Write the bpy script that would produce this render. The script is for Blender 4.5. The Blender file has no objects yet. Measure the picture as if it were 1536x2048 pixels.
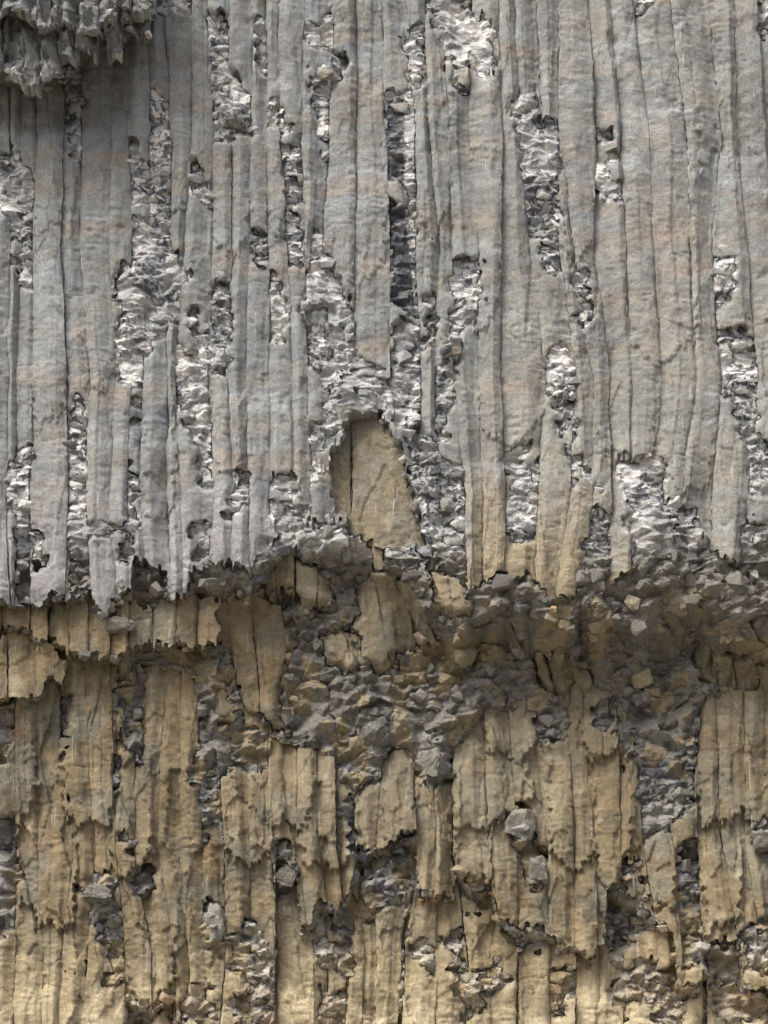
import bpy, bmesh, math, random
import numpy as np
from mathutils import Vector

# ------------------------------------------------------------------ camera, sky, sun, exposure
sc = bpy.context.scene
W, H = 1536.0, 2048.0            # layout units used for measuring the rock face
DIST, CAM_Z, PITCH = 30.0, 1.6, math.radians(18.0)
FOCAL = 4838.0
cam_d = bpy.data.cameras.new('camera')
cam_d.sensor_fit = 'HORIZONTAL'
cam_d.sensor_width = 27.0
cam_d.lens = 27.0 * FOCAL / W
cam_d.clip_end = 2000.0
cam = bpy.data.objects.new('camera', cam_d)
sc.collection.objects.link(cam)
cam.location = (0.0, -DIST, CAM_Z)
cam.rotation_euler = (math.radians(90) + PITCH, 0, 0)
sc.camera = cam

SUN_EL, SUN_AZ = 55.0, -42.0     # degrees; azimuth from the cliff's outward direction, negative = left
world = bpy.data.worlds.new('World')
sc.world = world
world.use_nodes = True
nt = world.node_tree
for n in list(nt.nodes):
    nt.nodes.remove(n)
sky = nt.nodes.new('ShaderNodeTexSky')
sky.sky_type = 'NISHITA'
sky.sun_disc = False
sky.sun_elevation = math.radians(SUN_EL)
sky.sun_rotation = math.radians(180 - SUN_AZ)
sky.air_density = 0.8
sky.dust_density = 6.0
sky.ozone_density = 0.6
bg = nt.nodes.new('ShaderNodeBackground')
bg.inputs['Strength'].default_value = 0.10
wo = nt.nodes.new('ShaderNodeOutputWorld')
nt.links.new(sky.outputs[0], bg.inputs[0])
nt.links.new(bg.outputs[0], wo.inputs[0])

sun_d = bpy.data.lights.new('sun', 'SUN')
sun_d.energy = 1.5
sun_d.angle = math.radians(26)
sun_d.color = (1.0, 0.985, 0.95)
sun = bpy.data.objects.new('sun', sun_d)
sc.collection.objects.link(sun)
e, a = math.radians(SUN_EL), math.radians(SUN_AZ)
to_sun = Vector((math.sin(a) * math.cos(e), -math.cos(a) * math.cos(e), math.sin(e)))
sun.rotation_euler = to_sun.to_track_quat('Z', 'Y').to_euler()
sun.location = to_sun * 60

sc.view_settings.view_transform = 'Standard'
sc.view_settings.look = 'None'
sc.view_settings.gamma = 1.0
sc.view_settings.exposure = 1.33
sc.view_settings.use_curve_mapping = False
sc.render.engine = 'CYCLES'

rng = np.random.RandomState(7)
random.seed(7)

# ------------------------------------------------------------------ numpy noise tools
NT = 256
TAB = [np.random.RandomState(1000 + k).rand(NT, NT) for k in range(40)]

def lut(k, i, j):
    return TAB[k % 40][i & 255, j & 255]

def vnoise(x, y, k=0):
    x = np.asarray(x, float); y = np.asarray(y, float)
    xi = np.floor(x).astype(int); yi = np.floor(y).astype(int)
    fx = x - xi; fy = y - yi
    fx = fx * fx * (3 - 2 * fx); fy = fy * fy * (3 - 2 * fy)
    o = k * 17
    a_ = lut(k, xi + o, yi); b_ = lut(k, xi + 1 + o, yi)
    c_ = lut(k, xi + o, yi + 1); d_ = lut(k, xi + 1 + o, yi + 1)
    return (a_ * (1 - fx) + b_ * fx) * (1 - fy) + (c_ * (1 - fx) + d_ * fx) * fy - 0.5

def fbm(x, y, k=0, n=4):
    s = 0; amp = 1.0; f = 1.0
    for q in range(n):
        s = s + amp * vnoise(x * f, y * f, k + q); amp *= 0.5; f *= 2.03
    return s

def sstep(a_, b_, x):
    t = np.clip((x - a_) / (b_ - a_ + 1e-9), 0, 1)
    return t * t * (3 - 2 * t)

def stones(X, Y, cx, cy, k, nplane=5, steep=1.0, hv=0.6):
    """front surface of a packing of faceted stones: low value = sticks out. Returns value, stone id, facet id"""
    gx = X / cx; gy = Y / cy
    ix = np.floor(gx).astype(int); iy = np.floor(gy).astype(int)
    best = np.full(gx.shape, 1e9); bid = np.zeros(gx.shape); fid = np.zeros(gx.shape)
    for oy in (-1, 0, 1):
        for ox in (-1, 0, 1):
            i = ix + ox; j = iy + oy
            sx = i + 0.5 + (lut(k, i, j) - .5) * 0.85
            sy = j + 0.5 + (lut(k + 1, i, j) - .5) * 0.85
            dx = gx - sx; dy = gy - sy
            ph = lut(k + 2, i, j) * 6.283
            v = (lut(k + 3, i, j) - .5) * 0.5 * dx + (lut(k + 4, i, j) - .5) * 0.5 * dy
            f = np.zeros(gx.shape)
            for q in range(nplane):
                an = ph + 6.283 * q / nplane + (lut(k + 5 + q, i, j) - .5) * 0.9
                st = steep * (0.7 + 1.1 * lut(k + 6 + q, i, j))
                c0 = -0.25 * lut(k + 7 + q, i, j)
                pv = st * (np.cos(an) * dx + np.sin(an) * dy) + c0
                m = pv > v
                v = np.where(m, pv, v); f = np.where(m, q + 1, f)
            v = v + hv * (lut(k + 12, i, j) - .5)
            m = v < best
            best = np.where(m, v, best)
            bid = np.where(m, lut(k + 13, i, j), bid)
            fid = np.where(m, lut(k + 14, i * 7 + f.astype(int), j), fid)
    return best, bid, fid

def scallops(X, Y, cx, cy, k, curve=0.9, hv=0.5, tilt=0.8):
    """conchoidal hollows that meet in sharp ridges: low value = sticks out"""
    gx = X / cx; gy = Y / cy
    ix = np.floor(gx).astype(int); iy = np.floor(gy).astype(int)
    best = np.full(gx.shape, -1e9); bid = np.zeros(gx.shape)
    for oy in (-1, 0, 1):
        for ox in (-1, 0, 1):
            i = ix + ox; j = iy + oy
            dx = gx - (i + 0.5 + (lut(k, i, j) - .5) * 0.9)
            dy = gy - (j + 0.5 + (lut(k + 1, i, j) - .5) * 0.9)
            v = -curve * (dx * dx + dy * dy) + tilt * ((lut(k + 2, i, j) - .5) * dx + (lut(k + 3, i, j) - .3) * dy) + hv * (lut(k + 4, i, j) - .5)
            m = v > best
            best = np.where(m, v, best); bid = np.where(m, lut(k + 5, i, j), bid)
    return best, bid

# ------------------------------------------------------------------ from the measured rock face to metres
CP, SP = math.cos(PITCH), math.sin(PITCH)

def to_world(px, py, depth):
    """the point of the vertical plane y = depth that was measured at (px, py)"""
    cx = (px - W / 2) / FOCAL; cy = (H / 2 - py) / FOCAL
    dy = CP - cy * SP; dz = SP + cy * CP
    t = (DIST + depth) / dy
    return cx * t, CAM_Z + dz * t

# ------------------------------------------------------------------ measurements of the face
YJ = [0, 250, 500, 750, 1000, 1200]
JOINT_UP = [
 [-125]*6, [-70]*6, [-28, -28, -30, -30, -26, -24],
 [18,18,20,15,13,18],[42,40,40,33,30,30],[72,73,66,65,60,60],[130,125,122,135,137,130],[165,163,160,180,175,182],
 [228,222,218,232,217,235],[258,257,262,262,255,262],[296,300,300,283,283,293],[330,342,342,330,335,340],
 [385,385,368,350,362,366],[415,425,425,415,428,408],[455,462,463,450,468,455],[507,503,500,492,500,500],
 [532,535,535,540,538,538],[558,558,575,584,585,580],[607,604,609,615,622,620],[669,659,645,679,669,665],
 [712,712,710,705,702,700],[765,770,779,779,752,750],[815,832,835,842,837,820],[849,858,880,868,882,880],
 [885,895,905,910,930,935],[945,937,959,959,969,965],[995,1005,1005,1002,1010,1005],[1030,1040,1060,1090,1078,1070],
 [1074,1085,1122,1152,1140,1110],[1117,1120,1150,1185,1187,1165],[1180,1190,1190,1218,1224,1204],[1217,1240,1254,1262,1262,1262],
 [1267,1295,1307,1324,1305,1305],[1340,1374,1380,1394,1360,1352],[1420,1442,1425,1444,1422,1424],[1470,1475,1494,1517,1497,1475],
 [1515,1530,1545,1560,1550,1540],[1560,1580,1600,1610,1600,1590],[1610,1625,1645,1650,1650,1640],[1665]*6]
YK = [1100, 1300, 1500, 1700, 1900, 2048]
JOINT_LO = [
 [-125]*6, [-75]*6, [-25]*6,
 [28,28,30,33,30,25],[70,72,72,76,85,85],[115,115,118,148,125,117],[160,165,180,192,175,160],[222,222,225,232,250,250],
 [268,272,270,268,300,300],[325,330,322,318,350,350],[360,362,360,358,378,380],[395,395,397,403,410,415],[430,430,433,448,450,440],[480,480,490,500,500,495],
 [535,535,535,540,552,552],[590,595,595,597,623,625],[628,630,630,640,660,660],[668,670,670,675,695,690],[712,712,712,712,724,720],[765,765,765,750,758,758],
 [815,820,828,833,808,800],[865,870,870,872,868,868],[905,905,905,908,932,930],[960,965,970,978,985,980],
 [1010,1015,1020,1035,1040,1040],[1070,1070,1072,1097,1100,1100],[1130,1135,1140,1150,1150,1150],[1165,1167,1172,1190,1195,1190],
 [1230,1230,1237,1240,1250,1250],[1275,1275,1275,1290,1320,1324],[1330,1330,1330,1345,1364,1364],[1385,1390,1390,1397,1410,1410],
 [1430,1432,1435,1444,1480,1480],[1490,1490,1490,1492,1530,1530],[1545]*6,[1600]*6,[1660]*6]

def poly_fn(pts):
    xs = [p[0] for p in pts]; ys = [p[1] for p in pts]
    return lambda x: np.interp(x, xs, ys)

# foot of the upper grey tier
B_UP = poly_fn([(-160,1205),(0,1205),(30,1215),(60,1200),(130,1195),(182,1190),(186,1210),(212,1225),(235,1185),(262,1175),(266,1120),(292,1110),
 (296,1135),(330,1135),(338,1195),(372,1195),(380,1140),(408,1125),(410,1130),(470,1130),(500,1150),(512,1110),(540,1085),(580,1060),(600,1048),(665,1040),
 (700,1040),(740,1058),(790,1085),(825,1110),(850,1150),(880,1170),(905,1195),(930,1195),(950,1160),(1005,1150),(1030,1160),(1060,1150),
 (1075,1178),(1110,1192),(1150,1198),(1162,1140),(1205,1148),(1262,1150),(1300,1142),(1345,1112),(1400,1100),(1424,1108),(1475,1130),(1510,1150),(1700,1165)])
# top of the lower ochre columns and their foot
A_LO = poly_fn([(-160,1270),(0,1270),(130,1300),(290,1320),(400,1350),(480,1390),(560,1475),(640,1490),(700,1560),(760,1500),(840,1450),(905,1500),
 (960,1420),(1060,1395),(1170,1375),(1235,1380),(1260,1450),(1300,1490),(1388,1500),(1410,1375),(1536,1380),(1700,1380)])
B_LO = poly_fn([(-160,2260),(240,2260),(250,1985),(300,2020),(350,1985),(360,2260),(545,2260),(552,1705),(590,1730),(600,1850),(625,1830),(640,1800),(672,1825),
 (700,1790),(715,1700),(760,1690),(832,1672),(835,1780),(905,1785),(915,1745),(940,1765),(980,1768),(1000,1850),(1040,1845),(1060,1850),(1100,1870),(1140,1890),
 (1170,1905),(1190,1915),(1212,1850),(1216,1765),(1240,1780),(1262,1800),(1300,1825),(1330,1862),(1345,1865),(1364,1980),(1400,1960),(1412,1885),(1480,1890),(1490,1960),(1540,1990),(1700,2000)])
# under-surface height of each ledge
L_UP = poly_fn([(0,70),(400,95),(600,140),(900,150),(1100,190),(1300,270),(1536,240)])
XD = np.array([-160,0,200,400,550,700,850,1000,1200,1400,1536,1700.])
YD = np.array([1000,1200,1300,1400,1500,1650,1800,2048,2260.])
DD = np.array([
 [.1,.1,.1,.2,.3,.35,.35,.3,.3,.3,.3,.3],
 [.20,.20,.20,.28,.50,.55,.50,.55,.65,.65,.6,.6],
 [.40,.40,.38,.45,.60,.65,.72,.85,.95,.95,.85,.85],
 [.52,.52,.52,.56,.66,.70,.80,1.0,1.10,1.05,.95,.95],
 [.55,.55,.55,.60,.68,.74,.84,.98,1.05,1.0,.95,.95],
 [.55,.55,.55,.60,.64,.68,.78,.88,.94,.92,.88,.88],
 [.54,.54,.54,.58,.62,.66,.70,.78,.84,.84,.82,.82],
 [.52,.52,.52,.55,.58,.60,.62,.66,.74,.76,.76,.76],
 [.50,.50,.50,.52,.55,.58,.60,.62,.70,.72,.72,.72]]) * .84

def d_low(px, py):
    px, py = np.broadcast_arrays(np.asarray(px, float), np.asarray(py, float))
    ix = np.clip(np.searchsorted(XD, px) - 1, 0, len(XD) - 2); iy = np.clip(np.searchsorted(YD, py) - 1, 0, len(YD) - 2)
    fx = np.clip((px - XD[ix]) / (XD[ix + 1] - XD[ix]), 0, 1); fy = np.clip((py - YD[iy]) / (YD[iy + 1] - YD[iy]), 0, 1)
    fx = fx * fx * (3 - 2 * fx); fy = fy * fy * (3 - 2 * fy)
    return (DD[iy, ix] * (1 - fx) + DD[iy, ix + 1] * fx) * (1 - fy) + (DD[iy + 1, ix] * (1 - fx) + DD[iy + 1, ix + 1] * fx) * fy

STEP_LO = 0.24       # how far the lowest face lies behind the lower ochre columns

def shelf_amount(px, py):
    foot = np.interp(px, [-160, 0, 60, 115, 150, 200, 245, 275, 310, 330], [150, 160, 180, 172, 130, 105, 95, 50, 20, -600])
    return 1 - sstep(-22, 26, py - foot)

def cavern(px, py):
    return .34 * (1 - sstep(205, 310, py)) * (1 - sstep(225, 275, px))

# ---- broken patches on the upper tier
RUB_UP = [
 [(413,30),(452,45),(462,140),(475,150),(505,200),(508,262),(440,275),(428,240),(437,170),(420,130)],
 [(300,165),(325,185),(340,220),(342,300),(345,420),(342,560),(262,535),(262,420),(258,330),(257,255),(278,280),(285,320),(300,330),(302,240)],
 [(-60,330),(20,300),(45,320),(70,330),(68,420),(68,560),(40,560),(20,540),(12,420),(-60,430)],
 [(225,560),(262,525),(345,510),(388,590),(350,625),(335,650),(300,690),(285,700),(283,760),(265,765),(232,750),(232,660),(226,620)],
 [(345,520),(385,560),(395,620),(415,690),(426,830),(420,940),(400,960),(395,880),(358,800),(345,700)],
 [(430,550),(452,560),(465,590),(468,700),(440,740),(418,690),(428,620)],
 [(145,790),(165,820),(165,900),(172,1000),(166,1040),(140,1030),(140,900)],
 [(58,890),(62,1020),(45,1035),(18,1024),(13,960),(25,920)],
 [(265,790),(283,790),(280,960),(262,1040),(246,1010),(262,930)],
 [(262,940),(280,960),(262,1110),(238,1130),(238,1040)],
 [(440,1000),(480,985),(492,1010),(470,1040),(430,1035)],
 [(557,205),(580,240),(600,275),(604,480),(600,520),(578,500),(562,340)],
 [(512,20),(528,50),(535,150),(556,220),(553,290),(540,180),(515,120)],
 [(607,20),(625,10),(640,40),(665,20),(667,90),(695,80),(690,125),(660,175),(640,180),(612,170),(624,120),(610,80)],
 [(612,180),(660,190),(652,250),(645,335),(636,340),(640,250)],
 [(772,185),(832,200),(830,330),(835,480),(832,600),(842,720),(845,800),(784,815),(785,700),(803,610),(780,480),(775,300)],
 [(845,-40),(945,-40),(950,10),(990,60),(992,138),(975,148),(945,100),(932,180),(915,180),(908,120),(885,130),(878,60),(850,25)],
 [(625,480),(660,500),(690,590),(720,640),(712,700),(722,780),(700,800),(650,780),(618,730),(595,620),(610,560)],
 [(518,440),(535,510),(560,560),(575,640),(560,700),(545,660),(538,560),(512,480)],
 [(890,540),(930,530),(970,520),(973,610),(930,650),(915,700),(900,690)],
 [(880,690),(925,680),(925,720),(910,780),(890,830),(866,800)],
 [(690,700),(740,730),(780,740),(780,820),(760,850),(680,840),(660,860),(630,860),(650,800)],
 [(786,800),(845,800),(838,880),(880,840),(910,880),(938,950),(930,1050),(945,1160),(880,1180),(840,1110),(822,1000),(810,900)],
 [(1015,190),(1060,200),(1080,330),(1090,230),(1115,240),(1122,350),(1120,480),(1130,540),(1110,560),(1080,500),(1050,400)],
 [(1195,265),(1217,260),(1240,310),(1243,350),(1240,400),(1215,385),(1192,350)],
 [(1140,550),(1175,530),(1185,620),(1180,650),(1150,650)],
 [(1420,540),(1460,510),(1480,600),(1500,700),(1515,760),(1520,850),(1560,900),(1560,980),(1500,960),(1470,800),(1440,750),(1425,650)],
 [(1092,720),(1110,700),(1140,730),(1152,780),(1160,880),(1165,970),(1145,960),(1120,860),(1095,780)],
 [(1005,905),(1060,880),(1075,890),(1080,1050),(1040,1070),(1010,1040)],
 [(1225,910),(1290,920),(1340,930),(1335,1010),(1400,1020),(1422,1090),(1350,1120),(1300,1150),(1250,1100),(1240,1000)],
 [(1170,930),(1200,960),(1232,1010),(1225,1160),(1160,1160),(1165,1080),(1190,1020)],
 [(1450,1060),(1500,1030),(1600,1030),(1600,1140),(1500,1130)],
 [(130,1040),(160,1030),(182,1050),(182,1160),(150,1210),(140,1120)],
 [(380,1040),(410,1035),(412,1090),(392,1110)],
 [(30,1040),(58,1050),(62,1150),(60,1210),(32,1200)],
 [(130,140),(175,180),(163,250),(163,330),(140,340),(130,270)],
 [(388,295),(408,340),(426,415),(405,410),(390,370)],
 [(508,455),(530,470),(535,520),(512,530)],
 [(476,930),(500,920),(500,990),(480,1000)],
 [(1268,-20),(1310,-20),(1300,20),(1285,35),(1270,15)],
 [(1512,-30),(1560,-30),(1560,70),(1530,80),(1515,40)],
 [(545,960),(600,940),(620,1010),(600,1070),(550,1060)],
 [(615,850),(660,850),(645,900),(640,960),(622,930)],
 [(800,55),(850,50),(850,180),(815,170)],
 [(68,1060),(85,1075),(100,1130),(75,1130)],
 [(180,1040),(235,1045),(236,1068),(184,1062)],
 [(855,590),(880,620),(868,700),(842,690)],
]
# the niche through the upper tier: ochre columns show at its back
NICHE = [(664,935),(670,892),(690,868),(706,838),(738,822),(768,836),(780,870),(804,900),(812,950),(824,1000),(836,1075),(780,1090),(715,1060),(690,1030),(668,1030)]
RUB_LO = [
 [(240,1310),(290,1320),(300,1400),(292,1540),(262,1560),(230,1600),(222,1500),(250,1440),(232,1380)],
 [(385,1340),(460,1340),(480,1420),(560,1475),(540,1520),(470,1530),(440,1545),(433,1620),(420,1690),(400,1690),(402,1620),(370,1580),(375,1500),(400,1440)],
 [(560,1400),(640,1380),(700,1360),(800,1390),(840,1430),(900,1480),(885,1525),(840,1530),(800,1480),(740,1560),(700,1590),(682,1550),(640,1480),(590,1490)],
 [(115,1370),(137,1370),(137,1560),(150,1640),(128,1590)],
 [(-60,1400),(30,1400),(25,1500),(8,1520),(-60,1500)],
 [(-60,1640),(40,1625),(46,1680),(40,1780),(35,1870),(-60,1900)],
 [(150,1755),(225,1755),(230,1800),(235,1850),(250,1960),(215,1990),(205,1900),(198,1850),(155,1810)],
 [(243,1660),(268,1680),(272,1715),(250,1705)],
 [(258,1735),(305,1750),(306,1790),(268,1785)],
 [(403,1815),(440,1795),(450,1850),(452,1930),(410,1890)],
 [(460,1870),(500,1820),(540,1860),(556,2060),(470,2060),(455,1950)],
 [(552,1685),(566,1680),(575,1710),(592,1740),(590,1765),(550,1785)],
 [(690,1590),(712,1600),(716,1730),(690,1740),(692,1660)],
 [(905,1735),(925,1745),(935,1770),(985,1770),(990,1815),(940,1830)],
 [(1015,1625),(1035,1608),(1062,1615),(1072,1650),(1070,1680),(1030,1690),(1015,1665)],
 [(1045,1690),(1088,1690),(1092,1770),(1060,1780)],
 [(1270,1470),(1330,1480),(1400,1490),(1392,1600),(1350,1650),(1310,1650),(1290,1690),(1270,1590)],
 [(1355,1700),(1395,1670),(1400,1850),(1412,1910),(1380,1940),(1360,1850)],
 [(1500,1660),(1560,1640),(1560,1710),(1515,1700)],
 [(105,1870),(140,1885),(178,1935),(130,1935)],
 [(1225,1420),(1262,1440),(1258,1540),(1232,1500)],
 [(1185,1395),(1222,1385),(1225,1450),(1200,1462)],
 [(360,1985),(400,1955),(430,1980),(436,2060),(350,2060)],
 [(836,1480),(900,1470),(905,1540),(870,1570),(838,1550)],
 [(1045,1390),(1100,1390),(1150,1460),(1110,1500),(1080,1480),(1050,1440)],
 [(1480,1880),(1500,1840),(1560,1860),(1560,1960),(1500,1940)],
 [(1240,1700),(1280,1720),(1300,1800),(1262,1790)],
]
RUB_BASE = [
 [(620,1860),(715,1840),(712,1950),(690,2060),(630,2060)],
 [(715,1690),(775,1680),(835,1665),(832,1730),(805,1800),(760,1840),(715,1850),(700,1800)],
 [(800,1840),(850,1860),(872,1900),(925,1850),(935,1950),(860,1965),(830,1900)],
 [(890,1960),(1000,1910),(1022,1960),(990,2010),(920,2045)],
 [(1190,1760),(1240,1775),(1300,1820),(1312,1870),(1270,1900),(1240,1960),(1210,1900)],
 [(1000,1845),(1060,1840),(1120,1870),(1165,1890),(1130,1905),(1010,1900)],
 [(1410,1885),(1560,1880),(1560,2060),(1440,2060),(1415,1980)],
 [(1095,1950),(1150,1940),(1162,2030),(1110,2045)],
 [(1240,1910),(1390,1930),(1425,2060),(1270,2060),(1200,1975)],
 [(590,1790),(720,1780),(720,1865),(610,1870)],
 [(905,1740),(990,1765),(992,1825),(930,1830)],
 [(550,1740),(592,1760),(575,1800),(548,1790)],
 [(240,1990),(350,1990),(350,2060),(240,2060)],
]
# ---- pieces of smooth face in the broken band between the tiers: outline, depth, tint
FACES = [
 ('a', .09, [(-160,1190),(60,1195),(190,1195),(262,1195),(300,1210),(340,1190),(392,1180),(438,1200),(440,1262),(420,1290),(392,1285),(330,1286),(265,1285),(240,1308),(180,1310),(130,1297),(105,1285),(60,1262),(0,1248),(-160,1240)]),
 ('b', .22, [(-160,1270),(65,1262),(110,1300),(137,1340),(130,1368),(100,1375),(60,1388),(0,1393),(-160,1390)]),
 ('c', .42, [(390,1180),(470,1185),(540,1175),(590,1240),(602,1290),(570,1300),(560,1400),(578,1470),(530,1445),(480,1390),(458,1300),(440,1310),(400,1230)]),
 ('d', .24, [(515,1150),(580,1095),(650,1140),(668,1200),(655,1222),(620,1210),(590,1192),(540,1182)]),
 ('e', .50, [(712,1150),(770,1130),(812,1190),(850,1270),(856,1300),(800,1310),(770,1350),(735,1330),(715,1250)]),
 ('f', .42, [(640,1262),(715,1240),(732,1330),(690,1342),(660,1330)]),
 ('g', .80, [(1060,1300),(1130,1290),(1185,1345),(1200,1390),(1120,1395),(1075,1370)]),
 ('h', .66, [(1385,1270),(1450,1290),(1600,1320),(1600,1430),(1500,1420),(1470,1400),(1420,1370),(1385,1340)]),
 ('i', .16, [(738,1040),(766,1040),(768,1135),(740,1138)]),
 ('j', .40, [(850,1130),(930,1160),(945,1230),(905,1240),(870,1200)]),
]
# short columns that lean under the overhang: x0,y0 -> x1,y1, width, depth
LEANING = [(806,1160,862,1280,28,.36),(1000,1220,1040,1300,24,.50),(1335,1225,1366,1268,30,.46)]

# ------------------------------------------------------------------ rasters of those outlines (edges roughened)
RS = 1.5
RX = np.arange(-170, 1710, RS); RY = np.arange(-170, 2270, RS)
GX, GY = np.meshgrid(RX, RY)
def cells(X, Y, cx, cy, k):
    """position of the nearest scattered seed: outlines tested there break along polygon edges"""
    gx = X / cx; gy = Y / cy
    ix = np.floor(gx).astype(np.int32); iy = np.floor(gy).astype(np.int32)
    best = np.full(X.shape, 1e9, np.float32); bx_ = np.zeros(X.shape, np.float32); by_ = np.zeros(X.shape, np.float32)
    for oy in (-1, 0, 1):
        for ox in (-1, 0, 1):
            i_ = ix + ox; j_ = iy + oy
            sx = i_ + .5 + (lut(k, i_, j_) - .5) * .95; sy = j_ + .5 + (lut(k + 1, i_, j_) - .5) * .95
            d_ = (gx - sx) ** 2 + (gy - sy) ** 2
            m_ = d_ < best
            best = np.where(m_, d_, best); bx_ = np.where(m_, sx * cx, bx_); by_ = np.where(m_, sy * cy, by_)
    return bx_, by_
VX, VY = cells(GX + 2.5 * vnoise(GX / 6, GY / 6, 14), GY + 2.5 * vnoise(GX / 6, GY / 6, 15), 12, 15, 4)
WX = VX + 9 * fbm(VX / 30, VY / 24, 3, 2)
WY = VY + 12 * fbm(VX / 22, VY / 30, 6, 2)
# chipped, step-like teeth on the edges
def lnoise(x, k):
    i_ = np.floor(x).astype(int); f = x - i_
    return lut(k, i_, i_ * 0 + 3) * (1 - f) + lut(k, i_ + 1, i_ * 0 + 3) * f - .5
def cnoise(x, k):
    i_ = np.floor(x).astype(int)
    return lut(k, i_, i_ * 0 + 5) - .5
TX = GX + 5 * vnoise(GX / 17, GY / 60, 2)
VX2, VY2 = cells(TX, GY, 13, 11, 8)
WYT = (.25 * GY + .75 * VY2 + 14 * fbm(VX2 / 34, VY2 / 90, 16, 2) + 14 * cnoise(TX / 33 + .3 * lnoise(TX / 60, 7), 20)
       + 17 * lnoise(TX / 9.0, 21) + 11 * lnoise(TX / 4.6, 23) + 3 * vnoise(GX / 6, GY / 6, 25))
VX3, VY3 = cells(GX, GY, 24, 20, 12)
WYS = VY3 + .0 * GX

def inside(pts, X, Y):
    r = np.zeros(X.shape, bool)
    n = len(pts)
    for q in range(n):
        x0, y0 = pts[q]; x1, y1 = pts[(q + 1) % n]
        if y0 == y1:
            continue
        c = ((Y >= y0) != (Y >= y1)) & (X < (x1 - x0) * (Y - y0) / (y1 - y0) + x0)
        r ^= c
    return r

def raster(polys, wy=WY):
    m = np.zeros(GX.shape, bool)
    for pts in polys:
        xs = [p[0] for p in pts]; ys = [p[1] for p in pts]
        i0 = max(0, int((min(xs) - 25 - RX[0]) / RS)); i1 = min(len(RX), int((max(xs) + 25 - RX[0]) / RS))
        j0 = max(0, int((min(ys) - 25 - RY[0]) / RS)); j1 = min(len(RY), int((max(ys) + 25 - RY[0]) / RS))
        if i1 <= i0 or j1 <= j0:
            continue
        m[j0:j1, i0:i1] |= inside(pts, WX[j0:j1, i0:i1], wy[j0:j1, i0:i1])
    return m

def sample(m, px, py):
    i = np.clip(((px - RX[0]) / RS + .5).astype(int), 0, len(RX) - 1)
    j = np.clip(((py - RY[0]) / RS + .5).astype(int), 0, len(RY) - 1)
    return m[j, i]

# small random spalls as well
WYP = WY + 5 * lnoise(TX / 4.2, 27)
WXP = WX
LEFT = fbm(VX3 / 20 + 3, VY3 / 70, 28, 2) + .5 * vnoise(VX3 / 9, VY3 / 12, 30)
def shrink(polys, fx_, fy_):
    out = []
    for p in polys:
        mx = sum(q[0] for q in p) / len(p); my = sum(q[1] for q in p) / len(p)
        out.append([(mx + (x - mx) * fx_, my + (y - my) * fy_) for x, y in p])
    return out
def soften(m, rad=6, down=3):
    f = m.astype(np.float32)
    for ax in (0, 1):
        c = np.cumsum(np.concatenate([np.zeros_like(np.take(f, [0], ax)), f], ax), ax)
        n = f.shape[ax]
        hi = np.minimum(np.arange(n) + rad + 1, n); lo = np.maximum(np.arange(n) - rad, 0)
        f = (np.take(c, hi, ax) - np.take(c, lo, ax)) / (2 * rad + 1)
    return np.roll(f, down, 0)
def opened(m):
    e_ = soften(m, 4, 0) > .93
    return m & (soften(e_, 7, 0) > .01)
P_UP = (raster(shrink(RUB_UP, .90, 1.05), WYP) & (LEFT < .30))
P_LO = (raster(shrink(RUB_LO, .84, 1.0), WYP) & (LEFT < .3))
P_BASE = (raster(shrink(RUB_BASE, .82, .88), WYP) & (LEFT < .2))
M_UP = (WYT < B_UP(GX)) & ~raster([NICHE])
M_LO = (WYT < B_LO(GX)) & (WY > A_LO(GX))
M_BASE = (WY > B_LO(GX) - 4)
COVER = np.zeros(GX.shape, bool)
HANG = [[(128,1330),(225,1330),(232,1560),(226,1640),(150,1655),(120,1600)],[(215,1590),(300,1580),(305,1700),(268,1745),(225,1735)],[(-60,1420),(70,1440),(76,1600),(40,1640),(-60,1620)],
 [(30,1600),(150,1650),(148,1850),(120,1870),(85,1850),(40,1790)],[(250,1800),(360,1790),(352,1960),(300,2010),(255,1975)],[(455,1560),(545,1540),(545,1690),(500,1730),(455,1700)],
 [(440,1500),(600,1490),(640,1560),(600,1660),(545,1640),(480,1600)],[(598,1600),(715,1600),(712,1700),(672,1735),(600,1720)],[(765,1540),(832,1540),(832,1668),(768,1690)],[(905,1500),(1040,1440),(1065,1600),(985,1660),(910,1650)],
 [(905,1640),(980,1660),(980,1760),(915,1745)],[(1095,1500),(1180,1500),(1195,1690),(1150,1740),(1100,1700)],[(1160,1560),(1262,1540),(1262,1765),(1216,1765),(1190,1700)],[(1400,1440),(1500,1430),(1492,1620),(1450,1660),(1398,1640)],
 [(1398,1650),(1485,1660),(1480,1850),(1410,1860)],[(1480,1500),(1600,1480),(1600,1640),(1500,1650)],[(1270,1690),(1350,1660),(1350,1830),(1300,1815)],[(968,1400),(1075,1395),(1100,1480),(1040,1520),(975,1500)],[(1150,1390),(1235,1390),(1240,1500),(1180,1530)]]
H_LO = np.zeros(GX.shape, np.float32)
for p_ in HANG:
    y0_ = min(q_[1] for q_ in p_); y1_ = max(q_[1] for q_ in p_)
    H_LO = np.maximum(H_LO, raster([p_], WYT) * np.clip((GY - y0_) / (y1_ - y0_) * 1.3, 0, 1))
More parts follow.
